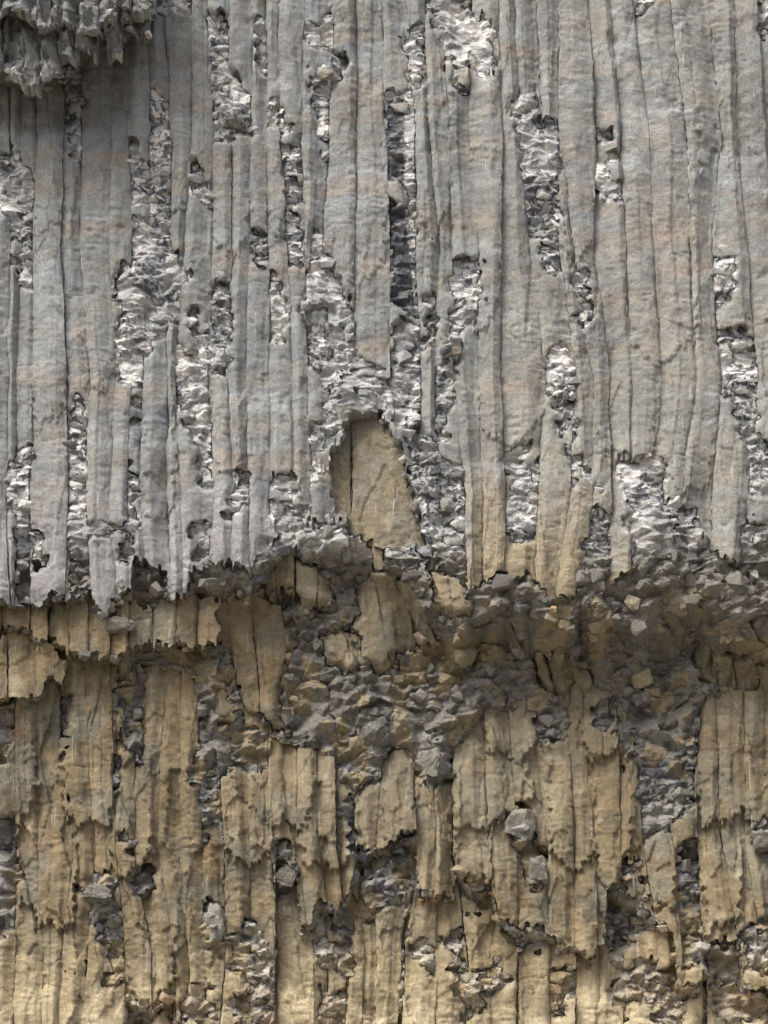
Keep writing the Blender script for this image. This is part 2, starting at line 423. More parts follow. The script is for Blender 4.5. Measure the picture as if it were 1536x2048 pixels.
HANG_UP = [[(72,300),(125,310),(122,445),(95,470),(75,450)],[(165,560),(232,560),(230,745),(200,790),(170,770)],[(345,250),(385,250),(372,400),(348,430)],[(425,280),(500,280),(498,470),(460,520),(428,480)],[(340,700),(352,900),(345,1020),(300,1040),(290,900),(300,720)],
 [(430,760),(498,760),(500,900),(470,960),(432,930)],[(712,170),(768,180),(775,500),(730,560),(705,480)],[(660,330),(712,330),(708,560),(680,600),(655,540)],[(837,230),(895,240),(900,420),(860,480),(838,430)],[(905,300),(1005,320),(1003,600),(960,660),(915,600)],
 [(960,700),(1085,720),(1078,860),(1010,900),(965,860)],[(1122,300),(1188,300),(1188,480),(1150,530),(1125,500)],[(1255,420),(1380,430),(1390,680),(1320,740),(1262,690)],[(1225,740),(1325,750),(1305,900),(1262,920),(1226,890)],[(1395,100),(1442,110),(1440,300),(1400,340)],[(1330,760),(1440,780),(1420,960),(1360,1000),(1330,940)],
 [(540,250),(560,280),(575,440),(545,480),(535,400)],[(66,600),(135,600),(137,800),(100,860),(64,820)]]
H_UP = np.zeros(GX.shape, np.float32)
for p_ in HANG_UP:
    y0_ = min(q_[1] for q_ in p_); y1_ = max(q_[1] for q_ in p_)
    H_UP = np.maximum(H_UP, raster([p_], WYT) * np.clip((GY - y0_) / (y1_ - y0_) * 1.3, 0, 1))
P_UP, P_LO, P_BASE = [(m, soften(m)) for m in (P_UP, P_LO, P_BASE)]
def plates(px, py, cx, cy, k):
    a_, b_ = cells(px + 6 * vnoise(px / 14, py / 14, k), py + 9 * vnoise(px / 12, py / 16, k + 1) + 10 * lnoise(px / 7.5, k + 2), cx, cy, k)
    return lut(k + 3, np.floor(a_ * 3.1).astype(int), np.floor(b_ * 2.3).astype(int))
M_FACE = [raster([f[2]], WYT if f[0] in 'abdi' else WY) for f in FACES]
M_NICHE = raster([[(x + (x - 740) * .12, y + (y - 940) * .10) for x, y in NICHE]])

# ------------------------------------------------------------------ rock colours (linear albedo)
def mix(c, d, t):
    return c + (np.asarray(d) - c) * np.asarray(t)[..., None]

RUST = (0.30, 0.238, 0.18); PALE = (0.345, 0.372, 0.378)
GREY = (0.200, 0.211, 0.207); TAN = (0.252, 0.24, 0.20); OCHRE = (0.250, 0.211, 0.134)
BANDS = [  # x0, x1, y, slope, half height, strength, colour
 (940,1110,770,-.42,22,1.0,RUST),(1090,1200,690,-.3,18,.6,RUST),(1180,1330,225,-.08,14,.7,RUST),(1330,1440,205,.0,14,.5,RUST),(1110,1230,305,-.1,12,.45,RUST),
 (1240,1420,465,-.05,22,.7,RUST),(1240,1380,345,0,14,.5,TAN),(1310,1430,540,0,16,.8,RUST),(1450,1540,400,0,18,.7,RUST),(1490,1540,620,0,26,.5,RUST),(1190,1420,700,.0,16,.45,RUST),
 (1210,1260,760,.2,14,.4,RUST),(1000,1060,390,0,20,.5,TAN),(830,960,285,-.1,15,.6,TAN),(830,1000,440,0,22,.7,RUST),(1010,1060,500,0,24,.5,TAN),(710,800,530,-.1,24,.8,RUST),
 (700,780,160,-.1,14,.7,RUST),(700,790,275,.0,14,.5,TAN),(700,770,420,.0,18,.4,TAN),(430,520,530,-.1,22,.8,RUST),(425,500,800,.0,16,.8,RUST),(430,470,900,.0,22,.6,RUST),(140,190,665,0,26,.8,RUST),
 (75,130,305,-.1,14,.7,RUST),(120,260,445,-.05,10,.7,RUST),(60,140,450,.0,12,.6,TAN),(230,260,310,0,14,.6,RUST),(190,290,930,.05,12,.6,RUST),(60,180,860,0,14,.4,TAN),(380,470,330,0,14,.5,RUST),
 (520,560,150,0,16,.5,RUST),(530,610,285,0,12,.4,TAN),(10,130,1060,0,16,.6,RUST),(545,620,960,0,30,.4,RUST),(620,665,945,0,14,.8,RUST),(935,1010,940,0,50,.5,RUST),(830,880,830,0,20,.7,RUST),
 (1080,1180,880,0,60,.35,TAN),(1300,1420,880,.1,40,.3,TAN),(1120,1200,140,0,14,.4,RUST),(1010,1080,100,0,20,.4,RUST),(1370,1420,75,0,20,.5,TAN),
 (1222,1300,90,.0,26,.9,PALE),(1230,1310,235,0,26,1.0,PALE),(1250,1390,215,0,18,.7,PALE),(1250,1300,330,0,22,.7,PALE),(1300,1400,150,0,30,.5,PALE),(1390,1540,330,-.1,22,.7,PALE),(1420,1540,380,0,14,.8,PALE),
 (1220,1260,20,0,20,.9,PALE),(1060,1100,150,0,30,.5,PALE),(700,770,110,0,40,.5,PALE),(60,140,580,0,60,.6,PALE),(65,140,710,0,40,.5,PALE),(0,60,740,0,40,.4,PALE),(420,470,560,0,16,.4,PALE),(690,770,330,0,14,.4,PALE),
 (320,420,70,0,20,.5,PALE),(1420,1470,450,0,30,.5,PALE),(930,965,810,0,60,.8,PALE),(1250,1420,610,0,30,.35,PALE),(500,640,20,0,20,.4,PALE),(560,600,860,0,40,.4,PALE)]

def col_upper(px, py):
    n1 = fbm(px / 60, py / 90, 2, 3); n2 = fbm(px / 26, py / 11, 8, 3)
    c = np.zeros(px.shape + (3,)) + np.array(GREY)
    c = mix(c, (0.196, 0.219, 0.228), sstep(.0, .5, fbm(px / 45, py / 55, 14, 3)))
    c = mix(c, (0.225, 0.21, 0.186), sstep(.0, .5, fbm(px / 120, py / 35, 20, 3)) * .8)
    # warm to tan toward the right half and the foot
    c = mix(c, TAN, np.clip(sstep(800, 1100, px) * .35 + sstep(350, 1000, py) * sstep(780, 1000, px) * .35, 0, .65) * (0.7 + .6 * n1))
    hard = np.floor(px / 55 + vnoise(px / 90, py / 400, 30) * 3)
    for x0, x1, y, sl, hh, st, cc in BANDS:
        xm = (x0 + x1) / 2
        dd = (py - y - sl * (px - xm) - 6 * np.sin(px / 23) + 8 * vnoise(hard * 3.1, hard * 0 + y, 4) + 14 * vnoise(px / 20, py / 20, 11)) / hh
        ex = sstep(0, 14, px - x0 + 10 * n2) * sstep(0, 14, x1 - px + 10 * n2)
        c = mix(c, cc, np.clip(np.exp(-dd * dd) * ex * st * .5 * (0.75 + 1.0 * n2), 0, .85))
    # general iron banding, low strength
    bd = vnoise(px / 240 + .12 * vnoise(hard * 3.3, hard * 0, 6), py / 24, 17) + .4 * vnoise(px / 90, py / 12, 18)
    c = mix(c, RUST, sstep(.08, .45, bd) * .24)
    c = mix(c, PALE, sstep(.1, .45, -bd) * .26)
    och = .75 * sstep(930, 1090, py + 40 * n1 + 60 * vnoise(px / 22, py * 0, 33)) * sstep(925, 960, px) * (1 - sstep(1150, 1240, px)) + sstep(1080, 1200, py + 25 * n1) * sstep(830, 880, px) * (1 - sstep(1420, 1520, px)) * .7
    c = mix(c, OCHRE, np.clip(och, 0, .85))
    lav = sstep(880, 1080, py) * (1 - sstep(520, 640, px))
    c = mix(c, (0.25, 0.25, 0.25), lav * .75)
    return c * (1 + .30 * n2 + .18 * n1)[..., None]

def col_lower(px, py):
    n1 = fbm(px / 50, py / 80, 24, 3); n2 = fbm(px / 24, py / 14, 26, 3)
    c = np.zeros(px.shape + (3,)) + np.array(OCHRE) * .9
    c = mix(c, (0.195, 0.15, 0.092), sstep(.0, .5, fbm(px / 40, py / 60, 31, 3)) * .75)
    c = mix(c, (0.185, 0.18, 0.145), sstep(-.10, .35, fbm(px / 60, py / 90, 33, 3)) * .85)
    c = mix(c, (0.29, 0.212, 0.13), sstep(.15, .6, fbm(px / 35, py / 70, 36, 3)) * .6)
    c = mix(c, (0.215, 0.198, 0.145), sstep(960, 1100, px) * (1 - sstep(1400, 1560, py)) * .7)
    c = mix(c, (0.27, 0.25, 0.19), sstep(520, 640, px) * (1 - sstep(1080, 1200, px)) * (1 - sstep(1700, 1800, py)) * .5)
    low = sstep(1780, 2000, py + 70 * n1)
    c = mix(c, (0.37, 0.315, 0.20), low * .8)
    c = mix(c, (0.55, 0.49, 0.35), sstep(1930, 2080, py + 70 * n1 + 60 * n2) * .7)
    c = mix(c, (0.46, 0.42, 0.33), sstep(.25, .5, fbm(px / 30, py / 40, 37, 2)) * .35)
    n3 = vnoise(px / 38, py / 330, 39) + .5 * vnoise(px / 12, py / 120, 38)
    return c * (1 + .34 * n2 + .26 * n1 + .30 * n3)[..., None] * np.array((.82, .795, .745))

def col_broken(px, py, bid, fid):
    """fresh fractures: pale above, dull grey below, with slate-dark flakes"""
    up = 1 - sstep(1000, 1150, py + 40 * vnoise(px / 60, py / 60, 1))
    bot = sstep(1760, 1960, py)
    c = np.zeros(px.shape + (3,)) + np.array((0.188, 0.186, 0.168))
    c = mix(c, (0.325, 0.336, 0.334), up)
    c = mix(c, (0.36, 0.325, 0.24), bot * .9)
    c = c * (0.80 + .26 * bid + .18 * fid)[..., None]
    c = mix(c, (0.58, 0.575, 0.56), sstep(.45, .85, fid + .7 * fbm(px / 40, py / 50, 35, 2)) * (up * .9 + .15 + .25 * bot))
    c = mix(c, (0.065, 0.07, 0.085), sstep(.56, .60, (bid * 5.3 + fid * 2.1) % 1.0) * sstep(.0, .10, fbm(px / 45, py / 60, 13, 2) + .08) * .88)
    dark = sstep(770, 776, px) * (1 - sstep(806 + 0 * px, 812, px - .10 * np.clip(py - 400, 0, 400))) * sstep(180, 200, py) * (1 - sstep(600, 680, py))
    c = mix(c, (0.045, 0.05, 0.06), dark * .80 * (.7 + .5 * (fid > .4)))
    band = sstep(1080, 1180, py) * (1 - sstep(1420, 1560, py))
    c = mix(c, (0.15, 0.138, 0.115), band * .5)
    och = sstep(.22, .30, fbm(px / 40, py / 50, 38, 2) + .10 + .25 * (bid - .5)) * sstep(1120, 1250, py)
    c = mix(c, (0.285, 0.235, 0.145), och * .75)
    pink = sstep(1900, 1980, py) * sstep(.55, .75, fid)
    c = mix(c, (0.40, 0.27, 0.17), pink * .5)
    return c

# ------------------------------------------------------------------ materials
def rock_material(name, rough, grain, speck, streak, use_attr=True, tint=(0.2, 0.19, 0.17)):
    m = bpy.data.materials.new(name)
    m.use_nodes = True
    t = m.node_tree; N = t.nodes; L = t.links
    bs = N['Principled BSDF']
    bs.inputs['Roughness'].default_value = rough
    bs.inputs['Specular IOR Level'].default_value = 0.35
    geo = N.new('ShaderNodeNewGeometry')
    if use_attr:
        at = N.new('ShaderNodeAttribute'); at.attribute_name = 'rock'
        base = at.outputs['Color']
    else:
        oi = N.new('ShaderNodeObjectInfo')
        rp = N.new('ShaderNodeValToRGB')
        rp.color_ramp.elements[0].color = tuple(v * .55 for v in tint) + (1,)
        rp.color_ramp.elements[1].color = tuple(min(1, v * 1.5) for v in tint) + (1,)
        L.new(oi.outputs['Random'], rp.inputs[0])
        mu0 = N.new('ShaderNodeMix'); mu0.data_type = 'RGBA'; mu0.blend_type = 'MULTIPLY'; mu0.inputs[0].default_value = 1
        L.new(rp.outputs[0], mu0.inputs[6]); L.new(oi.outputs['Color'], mu0.inputs[7])
        base = mu0.outputs[2]
    # mottling
    no = N.new('ShaderNodeTexNoise'); no.inputs['Scale'].default_value = 34; no.inputs['Detail'].default_value = 6; no.inputs['Roughness'].default_value = .7
    L.new(geo.outputs['Position'], no.inputs['Vector'])
    r1 = N.new('ShaderNodeValToRGB')
    r1.color_ramp.elements[0].position = .28; r1.color_ramp.elements[0].color = (.62, .62, .62, 1)
    r1.color_ramp.elements[1].position = .72; r1.color_ramp.elements[1].color = (1.36, 1.35, 1.33, 1)
    L.new(no.outputs[0], r1.inputs[0])
    mu = N.new('ShaderNodeMix'); mu.data_type = 'RGBA'; mu.blend_type = 'MULTIPLY'; mu.inputs[0].default_value = 1
    L.new(base, mu.inputs[6]); L.new(r1.outputs[0], mu.inputs[7])
    cur = mu.outputs[2]
    def overlay(src, lo, hi, colour, amount, cur):
        r = N.new('ShaderNodeMapRange'); r.inputs['From Min'].default_value = lo; r.inputs['From Max'].default_value = hi
        r.inputs['To Max'].default_value = amount
        L.new(src, r.inputs['Value'])
        x = N.new('ShaderNodeMix'); x.data_type = 'RGBA'; x.inputs[7].default_value = colour + (1,)
        L.new(r.outputs[0], x.inputs[0]); L.new(cur, x.inputs[6])
        return x.outputs[2]
    # pale mineral specks and thin runs
    if speck:
        ns = N.new('ShaderNodeTexNoise'); ns.inputs['Scale'].default_value = 60; ns.inputs['Detail'].default_value = 2
        L.new(geo.outputs['Position'], ns.inputs['Vector'])
        cur = overlay(ns.outputs[0], .68, .76, (.55, .54, .51), speck, cur)
    if streak:
        mp = N.new('ShaderNodeMapping'); mp.inputs['Scale'].default_value = (34, 6, 2.2)
        L.new(geo.outputs['Position'], mp.inputs['Vector'])
        nk = N.new('ShaderNodeTexNoise'); nk.inputs['Scale'].default_value = 1; nk.inputs['Detail'].default_value = 3
        nk.inputs['Distortion'].default_value = .6
        L.new(mp.outputs[0], nk.inputs['Vector'])
        cur = overlay(nk.outputs[0], .65, .76, (.5, .5, .48), streak, cur)
        mp2 = N.new('ShaderNodeMapping'); mp2.inputs['Scale'].default_value = (9, 3, 1.2); mp2.inputs['Location'].default_value = (4, 2, 7)
        L.new(geo.outputs['Position'], mp2.inputs['Vector'])
        nk2 = N.new('ShaderNodeTexNoise'); nk2.inputs['Scale'].default_value = 1; nk2.inputs['Detail'].default_value = 4
        L.new(mp2.outputs[0], nk2.inputs['Vector'])
        cur = overlay(nk2.outputs[0], .58, .75, (.12, .108, .095), .45, cur)
    L.new(cur, bs.inputs['Base Color'])
    # grain: two sizes of relief
    nb = N.new('ShaderNodeTexNoise'); nb.inputs['Scale'].default_value = 34; nb.inputs['Detail'].default_value = 8; nb.inputs['Roughness'].default_value = .72
    mb = N.new('ShaderNodeMapping'); mb.inputs['Scale'].default_value = (1, 1, 1.5)
    L.new(geo.outputs['Position'], mb.inputs['Vector']); L.new(mb.outputs[0], nb.inputs['Vector'])
    bu = N.new('ShaderNodeBump'); bu.inputs['Strength'].default_value = 1.0; bu.inputs['Distance'].default_value = grain
    L.new(nb.outputs[0], bu.inputs['Height']); L.new(bu.outputs[0], bs.inputs['Normal'])
    return m

MAT_COL = rock_material('basalt_column_face', .9, .022, .55, .55)
MAT_BRK = rock_material('broken_basalt', .92, .028, .4, 0)
MAT_BLK = rock_material('basalt_block', .78, .014, .4, 0, use_attr=False, tint=(.21, .195, .17))

# ------------------------------------------------------------------ mesh helpers
def make_mesh(name, V, F, C, smooth, mat):
    me = bpy.data.meshes.new(name)
    nv, nf = len(V), len(F)
    me.vertices.add(nv)
    me.vertices.foreach_set('co', np.ascontiguousarray(V, dtype=np.float32).ravel())
    k = F.shape[1]
    me.loops.add(nf * k)
    me.loops.foreach_set('vertex_index', np.ascontiguousarray(F, dtype=np.int32).ravel())
    me.polygons.add(nf)
    me.polygons.foreach_set('loop_start', np.arange(0, nf * k, k, dtype=np.int32))
    me.polygons.foreach_set('loop_total', np.full(nf, k, dtype=np.int32))
    sm = np.zeros(nf, dtype=bool); sm[:] = smooth
    me.polygons.foreach_set('use_smooth', sm)
    me.update(calc_edges=True)
    at = me.attributes.new('rock', 'FLOAT_COLOR', 'POINT')
    CC = np.ones((nv, 4), dtype=np.float32); CC[:, :3] = np.clip(C, 0.01, .9)
    at.data.foreach_set('color', CC.ravel())
    me.materials.append(mat)
    return me

def add(name, me, parent=None):
    o = bpy.data.objects.new(name, me)
    sc.collection.objects.link(o)
    if parent is not None:
        o.parent = parent
    return o

def tier(name, label, cat, kind=None):
    o = bpy.data.objects.new(name, None)
    sc.collection.objects.link(o)
    o['label'] = label; o['category'] = cat
    if kind: o['kind'] = kind
    return o

GS = 2.7
CRACKS = {312: (1440, 2080, 1.7), 322: (1480, 1800, 1.7), 328: (1560, 1730, 1.4), 329: (1700, 1880, 1.6), 332: (1540, 1760, .9), 307: (1600, 1900, .7), 319: (1750, 2000, .9), 6: (560, 900, .8), 31: (100, 700, .6), 33: (40, 420, .6)}
FEET = []
def islands(cell):
    lab = np.where(cell, np.arange(1, cell.size + 1).reshape(cell.shape), 0)
    while True:
        p = np.pad(lab, 1)
        n = np.maximum.reduce([p[1:-1, 1:-1], p[2:, 1:-1], p[:-2, 1:-1], p[1:-1, 2:], p[1:-1, :-2]])
        n = np.where(cell, n, 0)
        # sweep along rows and columns for speed
        for ax in (0, 1):
            for rev in (False, True):
                n = sweep(n, cell, ax, rev)
        if (n == lab).all(): break
        lab = n
    u = np.unique(lab[lab > 0])
    return np.searchsorted(u, lab) * (lab > 0) + (lab > 0) * 1

def sweep(n, cell, ax, rev):
    n = n if ax == 0 else n.T
    c = cell if ax == 0 else cell.T
    n = n.copy()
    rng_ = range(1, n.shape[0])
    if rev:
        for i in range(n.shape[0] - 2, -1, -1):
            n[i] = np.where(c[i] & c[i + 1], np.maximum(n[i], n[i + 1]), n[i])
    else:
        for i in rng_:
            n[i] = np.where(c[i] & c[i - 1], np.maximum(n[i], n[i - 1]), n[i])
    return n if ax == 0 else n.T

def build_strip(name, parent, y0, y1, xl_f, xr_f, depth_f, mask, colour_f, seed, thick=.32, edge=.045, gs=GS, relief=1.0, tilt=None, patch=None, jq=None, snap=.3, rnd=1.0, plate=.02, loc_f=None, fuse=.36, hang=None):
    r = np.random.RandomState(seed)
    ys = np.arange(y0, y1, gs)
    # drop rows where nothing is left
    xl = xl_f(ys); xr = xr_f(ys)
    wmax = float(np.max(xr - xl))
    nu = max(6, int(wmax / gs) + 1)
    s = np.linspace(0, 1, nu)
    # denser toward the arrises
    s = .5 - .5 * np.cos(np.pi * s) * .35 - .5 * (1 - 2 * s) * .65
    ja, jb = jq if jq else (seed % 97, seed % 83 + 200)
    def jit(q):
        return 6 * vnoise(ys / 75, ys * 0 + q * 1.37, 7) + 2.4 * vnoise(ys / 17, ys * 0 + q * 2.11, 8) + 1.2 * lnoise(ys / 6 + q * 31, 10)
    def gap(q):
        g_ = .02 + 1.2 * np.clip(vnoise(ys / 70, ys * 0 + q * 3.7, 32) - .07, 0, .5)
        if q in CRACKS:
            a_, b_, w_ = CRACKS[q]
            g_ = g_ + w_ * sstep(a_, a_ + 60, ys) * (1 - sstep(b_ - 60, b_, ys)) * (.75 + .6 * vnoise(ys / 40, ys * 0 + q, 31))
        return g_
    PX = (xl + gap(ja) + jit(ja))[:, None] * (1 - s) + (xr - gap(jb) + jit(jb))[:, None] * s
    PY = np.repeat(ys[:, None], nu, 1)
    ok = sample(mask, PX, PY)
    if patch is not None:
        mid = ((xl + xr) / 2)[:, None]
        QX = PX * (1 - snap) + mid * snap + 0 * PY; QY = PY + (r.rand() - .5) * 24
        ok &= ~sample(patch[0], QX, QY)
        soft = sample(patch[1], QX, QY)
    else:
        soft = np.zeros(PX.shape)
    cell = ok[:-1, :-1] & ok[1:, :-1] & ok[:-1, 1:] & ok[1:, 1:]
    if cell.sum() < 12:
        return None
    rows = np.where(cell.any(1))[0]; a0, a1 = rows[0], rows[-1] + 2
    PX, PY, cell, soft = PX[a0:a1], PY[a0:a1], cell[a0:a1 - 1], soft[a0:a1]
    S = np.repeat(s[None, :], PX.shape[0], 0)
    D0 = depth_f(PX, PY)
    wpx = (xr - xl)[a0:a1][:, None]
    # cross-section: two or three gently inclined facets with worn arrises
    ridge = .5 + .35 * (r.rand() - .5) * 2 + .12 * vnoise(PY / 260, PY * 0 + seed % 53, 19)
    tl = ((r.rand() - .5) * .10 * rnd if tilt is None else tilt) + .11 * rnd * vnoise(PY / 200, PY * 0 + seed % 61, 36)
    ridge2 = .5 + .14 * (r.rand() - .5) + .10 * vnoise(PY / 180, PY * 0 + seed % 47, 21)
    ka = (.025 + .075 * r.rand()) * rnd
    d = np.abs(S - ridge) * ka + .05 * (rnd - 1) * np.maximum(0, np.abs(S - ridge2) - .22) * 2 + tl * (S - .5)
    e_l = S * wpx; e_r = (1 - S) * wpx
    if loc_f is not None:
        d = d + loc_f(PX, PY)
    d = d + plate * (plates(PX, PY, 48, 170, 6 + seed % 20) - .5) + .5 * plate * plates(PX, PY, 24, 60, 11 + seed % 20)
    if jq:
        fl = np.clip(1.15 - 3.2 * np.clip(vnoise(PY / 130, PY * 0 + ja * 4.1, 18) - .12, 0, 1), 0, 1)
        fr = np.clip(1.15 - 3.2 * np.clip(vnoise(PY / 130, PY * 0 + jb * 4.1, 18) - .12, 0, 1), 0, 1)
        fl, fr = fl * fuse, fr * fuse
        wd = np.minimum(11, wpx * .42)
        d = (d - .022 * rnd) * (1 - fl * (1 - sstep(0, 1, e_l / wd))) * (1 - fr * (1 - sstep(0, 1, e_r / wd)))
    wl = np.clip(.28 + 2.6 * vnoise(PY / 55, PY * 0 + ja * 1.7, 29), 0.0, 1.1); wr = np.clip(.28 + 2.6 * vnoise(PY / 55, PY * 0 + jb * 1.7, 29), 0.0, 1.1)
    d = d + edge * (wl * (1 - sstep(0, 6, e_l)) ** 1.6 + wr * (1 - sstep(0, 6, e_r)) ** 1.6)
    # extra joint line on wide columns
    if wmax > 54:
        for q in range(1 + (wmax > 90)):
            gpos = (.32 + .36 * r.rand()) + .10 * vnoise(PY / 150, PY * 0 + seed % 41 + q, 25)
            on = sstep(-.12, .05, vnoise(PY / 170, PY * 0 + seed % 37 + q * 5, 28))
            gd = np.abs(S - gpos) * wpx
            d = d + .012 * np.exp(-(gd / 1.4) ** 2) * on + (r.rand() - .5) * .04 * sstep(-2, 2, (S - gpos) * wpx)
    d = d + relief * (.026 * fbm(PX / 90, PY / 170, 12, 2) + .011 * fbm(PX / 22, PY / 30, 3, 3) + .0085 * fbm(PX / 7.5, PY / 6.5, 2, 2))
    d = d + relief * (.013 * vnoise(PX / 260 + .35 * vnoise(PX / 40, PY * 0, 3), PY / 48, 13) + .009 * vnoise(PX / 70, PY / 27, 15))
    # chisel-like cross marks and shallow spalls
    d = d + relief * .013 * fbm(PX / 15, PY / 5.5, 5, 2) * (0.5 + sstep(0, .4, fbm(PX / 60, PY / 60, 6, 2)) * 1.2)
    sp = fbm(PX / 30, PY / 42, 9, 2)
    d = d + relief * .012 * sstep(.26, .29, sp) + relief * .012 * sstep(.42, .44, sp)
    # cross cracks
    ck = PY + 16 * vnoise(PX / 14, PY / 60, 33) + 40 * vnoise(PX / 200, PY / 500, 34)
    per = 190
    cc = np.abs(((ck + (seed * 37) % per) % per) - per / 2)
    d = d + .02 * np.exp(-(cc / 1.3) ** 2) * sstep(.05, .2, vnoise(PX / 30, PY / 90, 35))
    # plates of different thickness left by old spalls
    if hang is not None:
        d = d - hang[1] * sample(hang[0], PX, PY)
    if plate > .1:
        d = d + .15 * stones(PX, PY, 30, 36, 5 + seed % 9, 4, 1.2, 1.0)[0]
    # chipped bevel toward a broken patch
    ch = plates(PX, PY, 11, 8, 3)
    bk = 2.2 if (jq is None and patch is not None) else 1.0
    d = d + bk * sstep(.04, .5, soft) * (.025 + .055 * ch)
    X, Z = to_world(PX, PY, D0)
    V = np.stack([X, D0 + d, Z], -1)
    C = colour_f(PX, PY)
    C = mix(C, np.zeros(3), 0 * PX) * 1.0
    wb = (sstep(.12, .42, soft) * .8 * (ch > .35))[..., None]
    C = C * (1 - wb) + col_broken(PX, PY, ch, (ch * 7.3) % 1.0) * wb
    nR, nC = PX.shape
    lab = islands(cell)
    out = []
    ci, cj = np.where(cell)
    cpx = ((PX[ci, cj] + GS / 2 - RX[0]) / RS).astype(int); cpy = ((PY[ci, cj] + GS / 2 - RY[0]) / RS).astype(int)
    for ox in (-1, 0, 1):
        for oy in (-1, 0, 1):
            COVER[np.clip(cpy + oy, 0, len(RY) - 1), np.clip(cpx + ox, 0, len(RX) - 1)] = True
    whole = cell
    for li in range(1, lab.max() + 1):
        cell = whole & (lab == li)
        if cell.sum() < 14: continue
        out.append(finish_strip(name, parent, V, C, PX, PY, cell, thick))
    return out

def finish_strip(name, parent, V, C, PX, PY, cell, thick):
    nR, nC = PX.shape
    idx = np.arange(nR * nC).reshape(nR, nC)
    q = np.stack([idx[:-1, :-1], idx[1:, :-1], idx[1:, 1:], idx[:-1, 1:]], -1)[cell]
    # broken sides: every free edge goes back into the rock
    pad = np.pad(cell, 1)
    inn = pad[1:-1, 1:-1]
    E = []
    dm = inn & ~pad[2:, 1:-1]
    if dm.any():
        FEET.append((parent, PX[1:, :-1][dm], PY[1:, :-1][dm], V[1:, :-1, 1][dm]))
    for (nb, a_, b_) in ((pad[2:, 1:-1], idx[1:, :-1], idx[1:, 1:]), (pad[:-2, 1:-1], idx[:-1, 1:], idx[:-1, :-1]),
                         (pad[1:-1, :-2], idx[:-1, :-1], idx[1:, :-1]), (pad[1:-1, 2:], idx[1:, 1:], idx[:-1, 1:])):
        m = inn & ~nb
        E.append(np.stack([a_[m], b_[m]], -1))
    E = np.concatenate(E)
    Vf = V.reshape(-1, 3).copy(); Cf = C.reshape(-1, 3)
    for it in range(1):
        acc = np.zeros((len(Vf), 2)); num = np.zeros(len(Vf))
        for a_, b_ in ((0, 1), (1, 0)):
            np.add.at(acc, E[:, a_], Vf[E[:, b_]][:, [0, 2]]); np.add.at(num, E[:, a_], 1)
        mv = num > 0
        Vf[np.ix_(mv, [0, 2])] = .45 * Vf[np.ix_(mv, [0, 2])] + .55 * acc[mv] / num[mv][:, None]
    bv = np.unique(E)
    remap = np.full(len(Vf), -1); remap[bv] = np.arange(len(bv))
    px_b = PX.reshape(-1)[bv]; py_b = PY.reshape(-1)[bv]
    n0 = len(Vf); nb_ = len(bv)
    f0 = Vf[bv].copy(); f1 = Vf[bv].copy(); f2 = Vf[bv].copy()
    f1[:, 1] += thick * (.25 + .2 * vnoise(px_b / 9, py_b / 9, 6)); f1[:, 0] += .06 * vnoise(px_b / 8, py_b / 8, 1); f1[:, 2] += .09 * vnoise(px_b / 8, py_b / 8, 2)
    f2[:, 1] += thick; f2[:, 2] += .16 * vnoise(px_b / 16, py_b / 16, 3); f2[:, 0] += .08 * vnoise(px_b / 14, py_b / 14, 4)
    cb = col_broken(px_b, py_b, .3 + .6 * (vnoise(px_b / 9, py_b / 9, 4) + .5), .2 + .5 * (vnoise(px_b / 6, py_b / 6, 5) + .5))
    cb = cb * .6 + Cf[bv] * .4
    e0 = remap[E[:, 0]]; e1 = remap[E[:, 1]]
    w1 = np.stack([n0 + e0, n0 + nb_ + e0, n0 + nb_ + e1, n0 + e1], -1)
    w2 = np.stack([n0 + nb_ + e0, n0 + 2 * nb_ + e0, n0 + 2 * nb_ + e1, n0 + nb_ + e1], -1)
    VV = np.concatenate([Vf, f0, f1, f2]); CCc = np.concatenate([Cf, cb, cb, cb])
    FF = np.concatenate([q, w1, w2])
    used = np.unique(FF); rm = np.full(len(VV), -1); rm[used] = np.arange(len(used))
    smooth = np.zeros(len(FF), bool); smooth[:len(q)] = parent is not T_SH
    me = make_mesh(name, VV[used], rm[FF], CCc[used], smooth, MAT_COL)
    return add(name, me, parent)

# ------------------------------------------------------------------ the tiers
T_UP = tier('upper_colonnade', 'tall grey basalt column tier with rusty bands filling the upper half', 'rock face')
T_SH = tier('rock_shelf', 'dark overhanging shelf of broken column ends in the top corner', 'rock ledge')
T_MID = tier('rock_overhang', 'shadowed broken underside between the grey tier and the ochre columns', 'overhang')
T_LO = tier('lower_colonnade', 'ochre brown basalt column tier below the shadowed overhang', 'rock face')
T_BA = tier('basal_rock_face', 'pale yellow recessed rock along the bottom below the jagged ochre columns', 'rock face')

def joint_fn(row, ys):
    return lambda y: np.interp(y, ys, row)

def flow_up(px, py):
    return - .10 * sstep(650, 1150, py) + .10 * fbm(px / 170, py / 300, 6, 2) + .055 * fbm(px / 52, py / 420, 31, 2)

def flow_lo(px, py):
    return .12 * fbm(px / 150, py / 240, 9, 2) + .06 * fbm(px / 48, py / 300, 33, 2)

def base_depth(px, py):
    up = B_UP(px)
    t = sstep(-6, 1, (py - up) / L_UP(px) * 7 - 6 + 0)     # 0 at the foot of the tier, 1 past the underside
    lip = np.interp(px, [0, 380, 520, 900, 1150, 1536], [4, 10, 26, 24, 30, 34]) + 26 * fbm(px / 30, py * 0 + 2, 30, 2)
    t = sstep(0, 1, (py - up - lip) / (L_UP(px) * .8))
    d = d_low(px, py) * t + flow_up(px, py) * (1 - t) + flow_lo(px, py) * t
    d = d + STEP_LO * sstep(0, 26, py - B_LO(px) - 5 - 16 * fbm(px / 26, py * 0 + 5, 31, 2))
    d = d - .90 * shelf_amount(px, py) + cavern(px, py)
    return d

